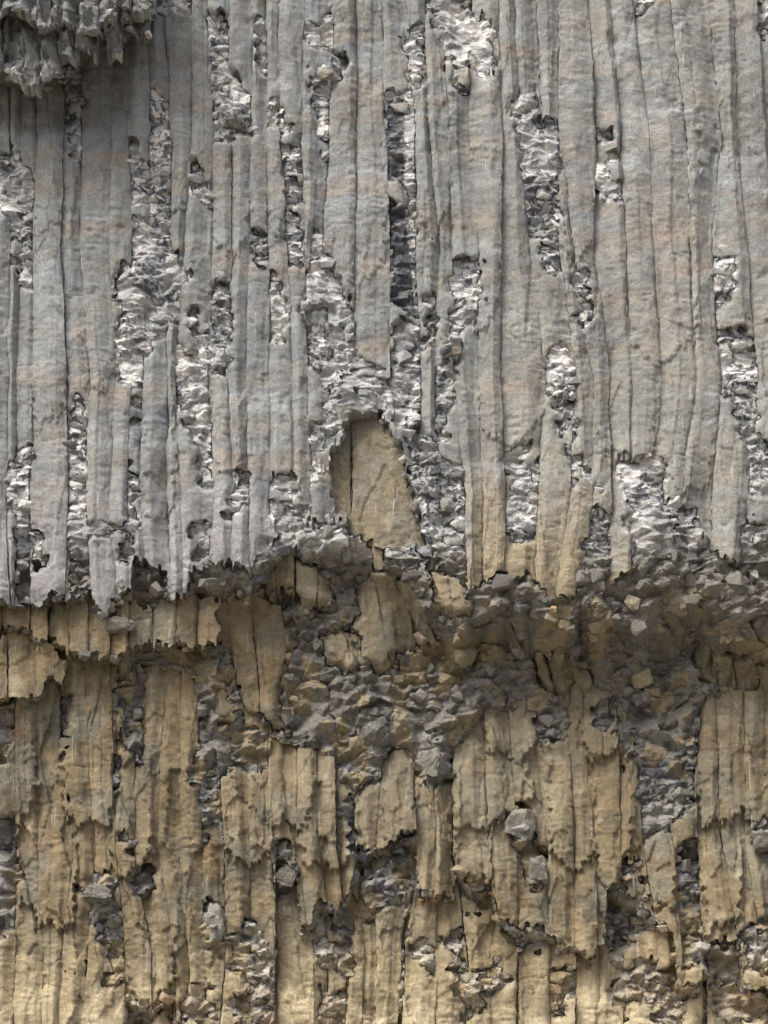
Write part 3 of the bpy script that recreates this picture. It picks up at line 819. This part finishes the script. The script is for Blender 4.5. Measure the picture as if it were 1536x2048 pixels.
# upper grey columns
for q in range(len(JOINT_UP) - 1):
    off = rng.uniform(-.02, .02)
    def dep(px, py):
        return cavern(px, py) + .025 * sstep(0, 1, (py - B_UP(px) + 25) / 25) + flow_up(px, py)
    def loc(px, py, off=off, q=q):
        return off + .05 * vnoise(py / 230, py * 0 + q * 3.3, 2)
    build_strip('basalt_column', T_UP, -120 if JOINT_UP[q][0] > 330 else 30, 1262, joint_fn(JOINT_UP[q], YJ), joint_fn(JOINT_UP[q + 1], YJ), dep, M_UP, col_upper, 11 + q * 7, patch=P_UP, jq=(q, q + 1), edge=.026, rnd=1.5, plate=.03, loc_f=loc, hang=(H_UP, .028))

# lower ochre columns
for q in range(len(JOINT_LO) - 1):
    off = rng.uniform(-.025, .025)
    def dep(px, py):
        return d_low(px, py) + .13 * (1 - sstep(0, 85, py - A_LO(px))) + flow_lo(px, py)
    def loc(px, py, off=off, q=q):
        return off + .07 * vnoise(py / 250, py * 0 + q * 2.7, 5)
    build_strip('basalt_column', T_LO, 1240, 2180, joint_fn(JOINT_LO[q], YK), joint_fn(JOINT_LO[q + 1], YK), dep, M_LO, col_lower, 501 + q * 7, edge=.025, rnd=1.6, plate=.08, loc_f=loc, fuse=.36, hang=(H_LO, .085), patch=P_LO, jq=(300 + q, 301 + q))

# lowest recessed columns, visible under the ochre ones
for q in range(len(JOINT_LO) - 1):
    if JOINT_LO[q][5] < 230:
        continue
    off = rng.uniform(-.05, .05); sh = rng.uniform(-6, 6)
    def dep(px, py, off=off):
        return d_low(px, py) + STEP_LO + off + flow_lo(px, py)
    a_ = [v + sh for v in JOINT_LO[q]]; b_ = [v + sh for v in JOINT_LO[q + 1]]
    build_strip('basalt_column', T_BA, 1620, 2180, joint_fn(a_, YK), joint_fn(b_, YK), dep, M_BASE, col_lower, 901 + q * 7, edge=.025, rnd=1.5, plate=.08, patch=P_BASE, jq=(400 + q, 401 + q))

# smooth faces within the broken band
for (tag_, dd, pts), m in zip(FACES, M_FACE):
    NONE = np.zeros(GX.shape, bool); soft_face = soften(~m, 10, 0)
    xs = [p[0] for p in pts]; ysq = [p[1] for p in pts]
    x = max(min(xs), -125) - 6
    k = 0
    lean = {'e': .2, 'g': .25, 'h': .2, 'j': .3, 'c': .10}.get(tag_, 0)
    span = max(ysq) - min(ysq)
    if lean: x -= span * lean
    while x < min(max(xs), 1640) + 6:
        w = rng.uniform(34, 62) if tag_ in 'abdi' else rng.uniform(26, 46) if tag_ in 'gh' else rng.uniform(45, 85)
        ym = (min(ysq) + max(ysq)) / 2
        off = rng.uniform(-.03, .03)
        xa, xb = x, x + w
        la = lambda y, xa=xa: xa + lean * (y - min(ysq))
        lb = lambda y, xb=xb: xb + lean * (y - min(ysq))
        slope = {'a': .0, 'b': .0, 'i': 0}.get(tag_, .0012)
        dep = lambda px, py, off=off, dd=dd, ym=ym, slope=slope: (dd + off + slope * (py - ym)) if slope == 0 or tag_ == 'd' else base_depth(px, py) + off + .02 + .08 * fbm(px / 60, py / 60, 3, 2)
        build_strip('basalt_column', T_MID, min(ysq) - 20, max(ysq) + 20, la, lb, dep, m, col_lower, 1300 + k * 7 + ord(tag_) * 31, edge=.05 if tag_ in 'gh' else .025, thick=.2, plate=.11 if tag_ in 'gh' else .06, rnd=2.2 if tag_ in 'gh' else 1.0, patch=None if tag_ in 'abi' else (NONE, soft_face))
        x += w; k += 1

# niche: ochre columns at the back of the hole
nx = [630, 703, 850]
for k in range(2):
    off = [.13, .075][k]
    dep = lambda px, py, off=off: off + 0 * px + .0004 * (1060 - py)
    nc = build_strip('niche_column', T_UP, 780, 1130, lambda y, v=nx[k]: v + 0 * y, lambda y, v=nx[k + 1]: v + 0 * y, dep, M_NICHE, lambda px, py: mix(col_lower(px, py), (.2, .19, .165), sstep(-.05, .3, fbm(px / 30, py / 40, 17, 3)) * .6), 2000 + k * 7, edge=.03, thick=.3, rnd=1.5, plate=.05)
    for o in nc or []:
        o['label'] = 'smooth tan rock face at the back of the arched niche'

# leaning short columns under the overhang
M_ALL = np.ones(GX.shape, bool)
for k, (xa, ya, xb, yb, w, dd) in enumerate(LEANING):
    cut = (WYT < yb + 4 * 0) & (GY > ya)
    la = lambda y: xa + (xb - xa) * (y - ya) / (yb - ya) - w / 2 * (1 - .25 * np.clip((y - ya) / (yb - ya), 0, 1))
    lb = lambda y: xa + (xb - xa) * (y - ya) / (yb - ya) + w / 2 * (1 - .25 * np.clip((y - ya) / (yb - ya), 0, 1))
    dep = lambda px, py: base_depth(px, py) * .5 + (dd * .72) * .5 - .02 + .0008 * (py - (ya + yb) / 2)
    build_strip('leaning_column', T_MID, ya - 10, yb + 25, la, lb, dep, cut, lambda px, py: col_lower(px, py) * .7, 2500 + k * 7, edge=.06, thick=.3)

# overhanging shelf: two rows of broken column ends
SHELF = [(-90,-40,150,-.66),(-40,0,118,-.70),(0,16,96,-.66),(14,42,150,-.62),(40,80,165,-.70),(80,117,150,-.72),(117,150,112,-.66),(148,192,96,-.68),(190,228,60,-.62),(214,240,104,-.58),(238,264,40,-.52),(262,300,62,-.42),
         (-60,-4,30,-.92),(-4,28,14,-.90),(28,72,30,-.96),(72,100,52,-.94),(100,124,46,-.90),(122,162,44,-.96),(160,196,60,-.88),(196,230,40,-.84),(230,262,12,-.7),(262,300,22,-.6)]
for k, (xa, xb, yb, dd) in enumerate(SHELF):
    dd = dd - .30
    sl_ = (((k * 37) % 11) / 11 - .5) * .9
    cut = GY + 9 * lnoise(TX / 11 + k * 5, 21) + 4 * lnoise(TX / 5, 22) + sl_ * (GX - (xa + xb) / 2) < yb - 4
    dep = lambda px, py: dd + 0 * px + .0005 * (yb - py)
    build_strip('basalt_column', T_SH, -170, yb + 30, lambda y: xa + 0 * y, lambda y: xb + 0 * y, dep, cut, lambda px, py: col_upper(px, py) * .8, 3100 + k * 7, edge=.04, thick=.22, plate=.12)

# ------------------------------------------------------------------ broken rock behind and between the columns
BS = 2.0
bx = np.arange(-130, 1668, BS); by = np.arange(-130, 2190, BS)
PX, PY = np.meshgrid(bx, by)
EXPO = ~COVER
for q in range(4):
    E2 = EXPO.copy()
    E2[1:] |= EXPO[:-1]; E2[:-1] |= EXPO[1:]; E2[:, 1:] |= EXPO[:, :-1]; E2[:, :-1] |= EXPO[:, 1:]
    EXPO = E2
SEL = sample(EXPO, PX, PY) | sample(M_NICHE, PX, PY)
PX = PX + .6 * vnoise(PX / 3.1, PY / 2.7, 3); PY = PY + .6 * vnoise(PX / 2.9, PY / 3.3, 4)
D0 = base_depth(PX, PY)
sx_, sy_ = PX[SEL], PY[SEL]
wx_ = sx_ + 7 * vnoise(sx_ / 16, sy_ / 16, 2) + 3 * vnoise(sx_ / 6, sy_ / 6, 5); wy_ = sy_ + 8 * vnoise(sx_ / 22, sy_ / 22, 6) + 2.5 * vnoise(sx_ / 6, sy_ / 6, 7)
smA, idA, fA = stones(wx_, wy_, 33, 20, 3, 5, 1.0, .8)          # flakes on the upper tier
bx2_ = sx_ + 2.5 * vnoise(sx_ / 9, sy_ / 9, 2); by2_ = sy_ + 2.5 * vnoise(sx_ / 9, sy_ / 9, 6)
smB, idB, fB = stones(bx2_ + .2 * by2_, by2_, 60, 46, 15, 5, 1.3, 1.0)
smE, idE, fE = stones(bx2_ + .2 * by2_, by2_, 29, 22, 10, 5, 1.2, 1.0)
pk = fbm(sx_ / 70, sy_ / 60, 22, 2) > .02
smB = np.where(pk, smB * 1.25, smE * .8); idB = np.where(pk, idB, idE); fB = np.where(pk, fB, fE)  # blocks in the overhang and below
smC, idC, fC = stones(.5 * (wx_ + bx2_), .5 * (wy_ + by2_), 16, 11, 22, 4, 1.1, .8)
rbA, irA = scallops(wx_, wy_, 22, 6.5, 20)
tmid = sstep(1080, 1150, sy_) * (1 - .4 * sstep(1600, 1800, sy_))
tm = (tmid + .25 * vnoise(sx_ / 40, sy_ / 40, 9)) > .5
rib = sstep(-.1, .25, fbm(sx_ / 50, sy_ / 70, 19, 2))
ds = np.where(tm, .165 * smB + .036 * smC, .105 * smA * (1 - .3 * rib) + .038 * smC * (1 - rib) + .034 * rbA * rib)
dd = np.zeros(PX.shape); dd[SEL] = ds
BID = np.full(PX.shape, .5); BID[SEL] = np.where(tm, idB, idA)
FID = np.full(PX.shape, .5); FID[SEL] = np.where(tm, .5 * fB + .5 * fC, .45 * fA + .55 * np.where(rib > .5, irA, fC))
dd = dd + .05 * fbm(PX / 60, PY / 60, 12, 2)
# lumps that stand out of the broken patches (x, y, rx, ry, how far)
for (x, y, rx, ry, amt) in [(470,225,38,40,.20),(285,560,40,50,.16),(650,135,36,34,.14),(925,150,22,34,.16),(905,690,36,22,.18),(700,790,50,40,.12),(840,850,34,34,.16),(620,600,24,40,.10),
        (240,1240,44,30,.22),(195,1780,36,32,.20),(570,1755,28,30,.16),(770,1770,46,60,.14),(430,1850,26,44,.18),(390,1630,30,50,.16),(255,1510,40,60,.14),(440,1480,60,40,.10),
        (1040,1650,34,40,.2),(1075,1735,24,34,.12),(865,1520,34,40,.2),(960,1795,40,24,.12),(950,1975,60,40,.16),(1520,1680,26,30,.16),(1320,1530,60,60,.06),(720,1430,80,50,.12),
        (900,1430,60,50,.16),(1330,1060,60,40,.10),(1390,1060,40,40,.14),(690,1290,60,60,.10),(1170,1160,70,40,.06),(1110,770,30,60,.08)]:
    g = np.exp(-(((PX - x) / rx) ** 2 + ((PY - y) / ry) ** 2) * 1.2)
    dd = dd - amt * g
Dp = D0 + .040 + .08 * fbm(PX / 55, PY / 70, 27, 2)
# stay behind the smooth faces
for (tag_, fd, pts), m in zip(FACES, M_FACE):
    inm = sample(m, PX, PY)
    Dp = np.where(inm, np.maximum(Dp, fd + .16) if tag_ in 'abdi' else Dp + .055, Dp)
nm = sample(M_NICHE, PX, PY)
Dp = np.where(nm & (PY < 1090), np.maximum(Dp, .30), Dp)
hid = sample(COVER, PX, PY)
dd = np.where(hid, np.maximum(dd, .0) + .03, dd)
Yd = Dp + dd
X, Z = to_world(PX, PY, D0)
V = np.stack([X, Yd, Z], -1).reshape(-1, 3)
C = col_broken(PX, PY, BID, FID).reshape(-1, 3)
nR, nC = PX.shape
idx = np.arange(nR * nC).reshape(nR, nC)
Q = np.stack([idx[:-1, :-1], idx[1:, :-1], idx[1:, 1:], idx[:-1, 1:]], -1)
cxp = PX[:-1, :-1]; cyp = PY[:-1, :-1]
z_sh = (cyp < 215) & (shelf_amount(cxp, cyp) > .35)
z_up = ~z_sh & (cyp < B_UP(cxp))
lo_top = np.maximum(A_LO(cxp), B_UP(cxp) + 60)
z_mid = ~z_sh & ~z_up & (cyp < lo_top)
z_ba = ~z_sh & ~z_up & ~z_mid & (cyp > B_LO(cxp))
z_lo = ~(z_sh | z_up | z_mid | z_ba)
live = SEL[:-1, :-1] & SEL[1:, :-1] & SEL[:-1, 1:] & SEL[1:, 1:]
for z, par in ((z_sh, T_SH), (z_up, T_UP), (z_mid, T_MID), (z_lo, T_LO), (z_ba, T_BA)):
    F = Q[z & live]
    used = np.unique(F); rm = np.full(len(V), -1); rm[used] = np.arange(len(used))
    o = add('broken_rock', make_mesh('broken_rock', V[used], rm[F], C[used], False, MAT_BRK), par)
    o['kind'] = 'stuff'

CB = 14.0
qx, qy = np.meshgrid(np.arange(-130, 1668, CB), np.arange(-130, 2190, CB))
dq = base_depth(qx, qy) + .30 + .30 * sample(M_NICHE, qx, qy) + .1 * sstep(1040, 1100, qy)
X, Z = to_world(qx, qy, dq)
VB = np.stack([X, dq, Z], -1).reshape(-1, 3)
ib = np.arange(qx.size).reshape(qx.shape)
QB = np.stack([ib[:-1, :-1], ib[1:, :-1], ib[1:, 1:], ib[:-1, 1:]], -1)
cxq = qx[:-1, :-1]; cyq = qy[:-1, :-1]
zu = cyq < B_UP(cxq); zl = ~zu & (cyq >= np.maximum(A_LO(cxq), B_UP(cxq) + 60))
for z, par in ((zu, T_UP), (~zu & ~zl, T_MID), (zl, T_LO)):
    F = QB[z]
    used = np.unique(F); rm = np.full(len(VB), -1); rm[used] = np.arange(len(used))
    add('inner_rock', make_mesh('inner_rock', VB[used], rm[F], np.zeros((len(used), 3)) + .15, False, MAT_BRK), par)

# ------------------------------------------------------------------ loose-looking angular blocks
def block_mesh(seed):
    r = random.Random(seed)
    bm = bmesh.new()
    pts = []
    for q in range(22):
        v = Vector((r.gauss(0, 1), r.gauss(0, 1), r.gauss(0, 1))).normalized()
        pw = .55
        v = Vector([math.copysign(abs(c) ** pw, c) for c in v]) * r.uniform(.42, .62)
        pts.append(bm.verts.new(v))
    ret = bmesh.ops.convex_hull(bm, input=pts)
    junk = [g for g in ret['geom_interior'] if isinstance(g, bmesh.types.BMVert)]
    bmesh.ops.delete(bm, geom=junk, context='VERTS')
    bmesh.ops.dissolve_limit(bm, angle_limit=math.radians(12), verts=bm.verts, edges=bm.edges)
    bmesh.ops.triangulate(bm, faces=bm.faces)
    me = bpy.data.meshes.new('rock_block')
    bm.to_mesh(me); bm.free()
    me.materials.append(MAT_BLK)
    return me

BLOCKS = [block_mesh(s_) for s_ in range(24)]
def lump_mesh(seed, g, cuts=5, mat=None, name='rock_lump'):
    r = random.Random(seed)
    bm = bmesh.new()
    vs = [bm.verts.new(Vector([math.copysign(abs(c) ** .6, c) for c in Vector((r.gauss(0, 1), r.gauss(0, 1), r.gauss(0, 1))).normalized()]) * r.uniform(.40, .56)) for q in range(26)]
    ret = bmesh.ops.convex_hull(bm, input=vs)
    bmesh.ops.delete(bm, geom=[q for q in ret['geom_interior'] if isinstance(q, bmesh.types.BMVert)], context='VERTS')
    bmesh.ops.subdivide_edges(bm, edges=bm.edges[:], cuts=cuts, use_grid_fill=True)
    bmesh.ops.triangulate(bm, faces=bm.faces)
    me = bpy.data.meshes.new(name)
    bm.to_mesh(me); bm.free()
    n = len(me.vertices); co = np.zeros(n * 3); me.vertices.foreach_get('co', co); co = co.reshape(-1, 3)
    a_, b_ = co[:, 0] * 60 + co[:, 1] * 25 + seed * 9, co[:, 2] * 60 + co[:, 1] * 31
    st, bi, fi = stones(a_, b_, 22, 15, 3 + seed % 5, 5, 1.0, .7)
    s2, b2, f2_ = stones(a_, b_, 9, 7, 9 + seed % 5, 4, 1.0, .6)
    co = co * (1 - .20 * np.clip(st, -.8, .8) - .09 * np.clip(s2, -.8, .8))[:, None]
    me.vertices.foreach_set('co', co.ravel())
    at = me.attributes.new('rock', 'FLOAT_COLOR', 'POINT')
    C4 = np.ones((n, 4), np.float32); C4[:, :3] = (np.array((.205, .195, .168)) * (.3 + .7 * g))[None] * (.7 + .35 * bi + .3 * f2_)[:, None]
    at.data.foreach_set('color', C4.ravel())
    me.materials.append(mat or MAT_BRK)
    me.update()
    return me
ROUGH = [lump_mesh(700 + q, 1.0, 2, MAT_BLK, 'rock_block') for q in range(16)]
PXM = 0.00655
def put_block(name, parent, px, py, depth, w, h, k, colour, thick=None):
    o = bpy.data.objects.new(name, ROUGH[k % 16])
    sc.collection.objects.link(o)
    x, z = to_world(px, py, depth)
    o.location = (float(x), depth, float(z))
    o.scale = (w * PXM, (thick or (w + h) / 2) * PXM, h * PXM)
    r = random.Random(k * 13 + 5)
    o.rotation_euler = (r.uniform(-.4, .4), r.uniform(-.35, .35), r.uniform(-.6, .6))
    o.color = colour + (1,)
    if parent is not None:
        o.parent = parent
    return o

def surf(px, py):
    i = int(np.clip(round((px - bx[0]) / BS), 0, nC - 1)); j = int(np.clip(round((py - by[0]) / BS), 0, nR - 1))
    return float(Yd[j, i])

# small chips past counting: real angular fragments bedded in every broken patch
TPL = []
for me in BLOCKS:
    n = len(me.vertices); co = np.zeros(n * 3); me.vertices.foreach_get('co', co)
    f = np.array([tuple(p.vertices) for p in me.polygons])
    TPL.append((co.reshape(-1, 3), f))

def chips_for(parent, zone, dx, dy, seed, flat, tumble, dens=1.0, pts=None):
    r = np.random.RandomState(seed)
    gx_, gy_ = np.meshgrid(np.arange(-120, 1656, dx), np.arange(-120, 2180, dy))
    gx_ = (gx_ + dx * (r.rand(*gx_.shape) - .5) * 1.3).ravel(); gy_ = (gy_ + dy * (r.rand(*gy_.shape) - .5) * 1.3).ravel()
    keep = ~sample(COVER, gx_, gy_) & zone(gx_, gy_) & (r.rand(len(gx_)) < dens)
    gx_, gy_ = gx_[keep], gy_[keep]
    if pts is not None:
        gx_, gy_ = pts[0], pts[1]
    n = len(gx_)
    i_ = np.clip(np.round((gx_ - bx[0]) / BS).astype(int), 0, nC - 1); j_ = np.clip(np.round((gy_ - by[0]) / BS).astype(int), 0, nR - 1)
    dep = Yd[j_, i_] + r.uniform(.0, .03, n)
    if pts is not None: dep = pts[2]
    x, z = to_world(gx_, gy_, dep)
    sz = np.clip(np.exp(r.normal(-.05, .36, n)), .4, 1.55)
    sx = dx * 1.45 * sz * PXM * r.uniform(.75, 1.3, n); szz = dy * 1.45 * sz * PXM * r.uniform(.75, 1.3, n); sy = (sx + szz) * .5 * flat * r.uniform(.7, 1.3, n)
    a1, a2, a3 = (r.normal(0, tumble, n) for _ in range(3))
    a1 = a1 + .25
    tp = r.randint(0, 24, n)
    bid = r.rand(n); fid = r.rand(n)
    col = col_broken(gx_, gy_, bid, fid)
    VV, FF, CC = [], [], []; base = 0
    for k in range(24):
        m = np.where(tp == k)[0]
        if not len(m): continue
        co, f = TPL[k]
        P = co[None] * np.stack([sx[m], sy[m], szz[m]], -1)[:, None, :]
        c, s_ = np.cos(a1[m])[:, None], np.sin(a1[m])[:, None]
        P = np.stack([P[..., 0], P[..., 1] * c - P[..., 2] * s_, P[..., 1] * s_ + P[..., 2] * c], -1)
        c, s_ = np.cos(a2[m])[:, None], np.sin(a2[m])[:, None]
        P = np.stack([P[..., 0] * c + P[..., 2] * s_, P[..., 1], -P[..., 0] * s_ + P[..., 2] * c], -1)
        c, s_ = np.cos(a3[m] * 1.5)[:, None], np.sin(a3[m] * 1.5)[:, None]
        P = np.stack([P[..., 0] * c - P[..., 1] * s_, P[..., 0] * s_ + P[..., 1] * c, P[..., 2]], -1)
        P = P + np.stack([x[m], dep[m], z[m]], -1)[:, None, :]
        nv = co.shape[0]
        FF.append((f[None] + (base + np.arange(len(m)) * nv)[:, None, None]).reshape(-1, 3))
        VV.append(P.reshape(-1, 3)); CC.append(np.repeat(col[m], nv, 0)); base += nv * len(m)
    o = add('rock_chips', make_mesh('rock_chips', np.concatenate(VV), np.concatenate(FF), np.concatenate(CC), False, MAT_BRK), parent)
    o['kind'] = 'stuff'

in_sh = lambda x, y: (y < 215) & (shelf_amount(x, y) > .35)
in_up = lambda x, y: ~in_sh(x, y) & (y < B_UP(x) + 4)
in_mid = lambda x, y: ~in_sh(x, y) & (y >= B_UP(x) + 4) & (y < np.maximum(A_LO(x), B_UP(x) + 60))
in_lo = lambda x, y: (y >= np.maximum(A_LO(x), B_UP(x) + 60)) & (y <= B_LO(x))
in_ba = lambda x, y: (y >= np.maximum(A_LO(x), B_UP(x) + 60)) & (y > B_LO(x))
chips_for(T_UP, in_up, 14, 8, 31, .7, .2, .04)
chips_for(T_SH, in_sh, 16, 13, 33, .9, .35, .6)
chips_for(T_MID, in_mid, 13, 10, 34, .9, .35, .06)
chips_for(T_MID, lambda x, y: in_mid(x, y) & (y < B_UP(x) + L_UP(x) * .85 + 20) & (y > B_UP(x) + 12) & (x > 500), 17, 13, 41, .8, .35, .22)
chips_for(T_LO, in_lo, 12, 9, 36, .8, .3, .06)
chips_for(T_BA, in_ba, 12, 8, 38, .8, .3, .07)

rh = np.random.RandomState(77)
for par in (T_UP, T_SH, T_MID, T_LO, T_BA):
    fx_ = [f for f in FEET if f[0] is par]
    if not fx_: continue
    hx = np.concatenate([f[1] for f in fx_]); hy = np.concatenate([f[2] for f in fx_]); hd = np.concatenate([f[3] for f in fx_])
    k = rh.rand(len(hx)) < .16
    hx, hy, hd = hx[k], hy[k], hd[k]
    n = len(hx)
    back = rh.uniform(.05, .26, n)
    hx = hx + rh.uniform(-5, 5, n); hy = hy - 4 + rh.uniform(0, 10, n)
    chips_for(par, in_up, 12, 9, 80, .9, .4, pts=(hx, hy, hd + back))

rb = random.Random(21)
cnt = 0
bands = [(T_MID, lambda x: float(B_UP(x)) + rb.uniform(4, float(L_UP(x)) * .95), -20, 1556, 90, (8, 17)),
         (T_BA, lambda x: float(B_LO(x)) + rb.uniform(2, 30), 552, 1536, 60, (8, 18)),
         (T_SH, lambda x: float(np.interp(x, [0, 60, 115, 150, 200, 245, 300], [160, 180, 172, 130, 105, 95, 30])) + rb.uniform(-30, 25), 0, 300, 34, (10, 22))]
for par, yf, xa, xb, n, (s0, s1) in bands:
    for q in range(n):
        x = xa + (xb - xa) * (q + rb.random()) / n
        y = yf(x)
        if y > 2080: continue
        if any(sample(m, np.array([x]), np.array([y]))[0] for m in M_FACE): continue
        w = rb.uniform(s0, s1); h = w * rb.uniform(.6, 1.1)
        g = rb.uniform(.75, 1.15)
        col = (g, g, g) if rb.random() > .2 else (1.45 * g, 1.12 * g, .72 * g)
        put_block('rock_block', par, x, y, surf(x, y) + rb.uniform(.02, .06), w, h, cnt, col)
        cnt += 1
# blocks lodged in the broken patches
for polys, par, n in ((RUB_UP, T_UP, 1), (RUB_LO, T_LO, 1), (RUB_BASE, T_BA, 2)):
    for pts in polys:
        xs = [p[0] for p in pts]; ys = [p[1] for p in pts]
        k = 0
        for tr in range(30):
            x = rb.uniform(min(xs), max(xs)); y = rb.uniform(min(ys), max(ys))
            if k >= n or y > 2060 or y < -20 or x < -10 or x > 1550: continue
            if not inside(pts, np.array([x]), np.array([y]))[0]: continue
            w = rb.uniform(9, 17); h = w * rb.uniform(.5, .9)
            g = rb.uniform(1.1, 1.9) if par is T_UP else rb.uniform(.7, 1.2)
            if rb.random() < .2: g = .38
            put_block('rock_block', par, x, y, surf(x, y) + .04, w, h, cnt, (g, g * .98, g * .97))
            cnt += 1; k += 1

# ------------------------------------------------------------------ single lumps one can pick out
LUMPS = [(1040,1650,62,74,.9,'rounded grey rock lump stuck on the ochre columns'),
         (1076,1738,40,62,.8,'small grey rock lump just below the rounded lump'),
         (572,1752,46,56,.6,'dark glinting rock wedge under a short ochre column'),
         (432,1848,44,84,1.1,'tall grey boulder wedged beside a long black crack'),
         (194,1785,62,38,.7,'dark faceted boulder under a broken ochre column tip'),
         (866,1530,60,70,1.0,'blocky grey boulder hanging above the long vertical crack'),
         (470,246,50,32,.6,'dark blocky rock cluster jutting from the grey columns'),
         (652,146,40,36,1.5,'pale angular boulder beside a smooth grey column'),
         (928,152,30,54,2.0,'narrow whitish rock hanging below a broken column end'),
         (902,702,50,34,1.9,'whitish twin-faced block above the dark broken gap'),
         (240,1252,66,34,.7,'dark slab of rock under the grey column foot'),
         (1522,1682,40,50,.7,'dark rock knob at the frame edge among ochre columns')]
for k, (x, y, w, h, g, lab) in enumerate(LUMPS):
    o = bpy.data.objects.new('rock_lump', lump_mesh(40 + k, g))
    sc.collection.objects.link(o)
    dpt = .03 if (x, y) == (240, 1252) else surf(x, y) + .03
    lx, lz = to_world(x, y, dpt)
    o.location = (float(lx), dpt, float(lz)); o.scale = (w * PXM, min(w, h) * PXM * .8, h * PXM)
    o.rotation_euler = (.1, random.Random(k).uniform(-.25, .25), random.Random(k + 9).uniform(-.4, .4))
    o['label'] = lab; o['category'] = 'rock'

# ------------------------------------------------------------------ rock below the view and the ground
def ground_material():
    m = bpy.data.materials.new('gravel_ground'); m.use_nodes = True
    t = m.node_tree; bs = t.nodes['Principled BSDF']; bs.inputs['Roughness'].default_value = .95
    n = t.nodes.new('ShaderNodeTexNoise'); n.inputs['Scale'].default_value = 3; n.inputs['Detail'].default_value = 8
    r = t.nodes.new('ShaderNodeValToRGB')
    r.color_ramp.elements[0].color = (.14, .12, .09, 1); r.color_ramp.elements[1].color = (.27, .24, .18, 1)
    t.links.new(n.outputs[0], r.inputs[0]); t.links.new(r.outputs[0], bs.inputs['Base Color'])
    return m
bm = bmesh.new()
g = [bm.verts.new(c) for c in ((-400, -400, 0), (400, -400, 0), (400, 60, 0), (-400, 60, 0))]
bm.faces.new(g)
me = bpy.data.meshes.new('ground'); bm.to_mesh(me); bm.free(); me.materials.append(ground_material())
o = add('ground', me); o['kind'] = 'structure'  # out of view; added to bounce light up under the overhangs

fx = np.arange(-7, 7.01, .12); fz = np.arange(-.3, 4.2, .12)
X, Z = np.meshgrid(fx, fz)
Yf = .75 + .3 * fbm(X * 1.3, Z * .5, 4, 4) - .25 * sstep(2.5, 0, Z)
idx = np.arange(X.size).reshape(X.shape)
Q2 = np.stack([idx[:-1, :-1], idx[:-1, 1:], idx[1:, 1:], idx[1:, :-1]], -1).reshape(-1, 4)
Cq = np.zeros((X.size, 3)) + np.array((.36, .29, .18))
me = make_mesh('foot_of_cliff', np.stack([X, Yf, Z], -1).reshape(-1, 3), Q2, Cq, False, MAT_BRK)
add('rock_foot', me, T_BA)
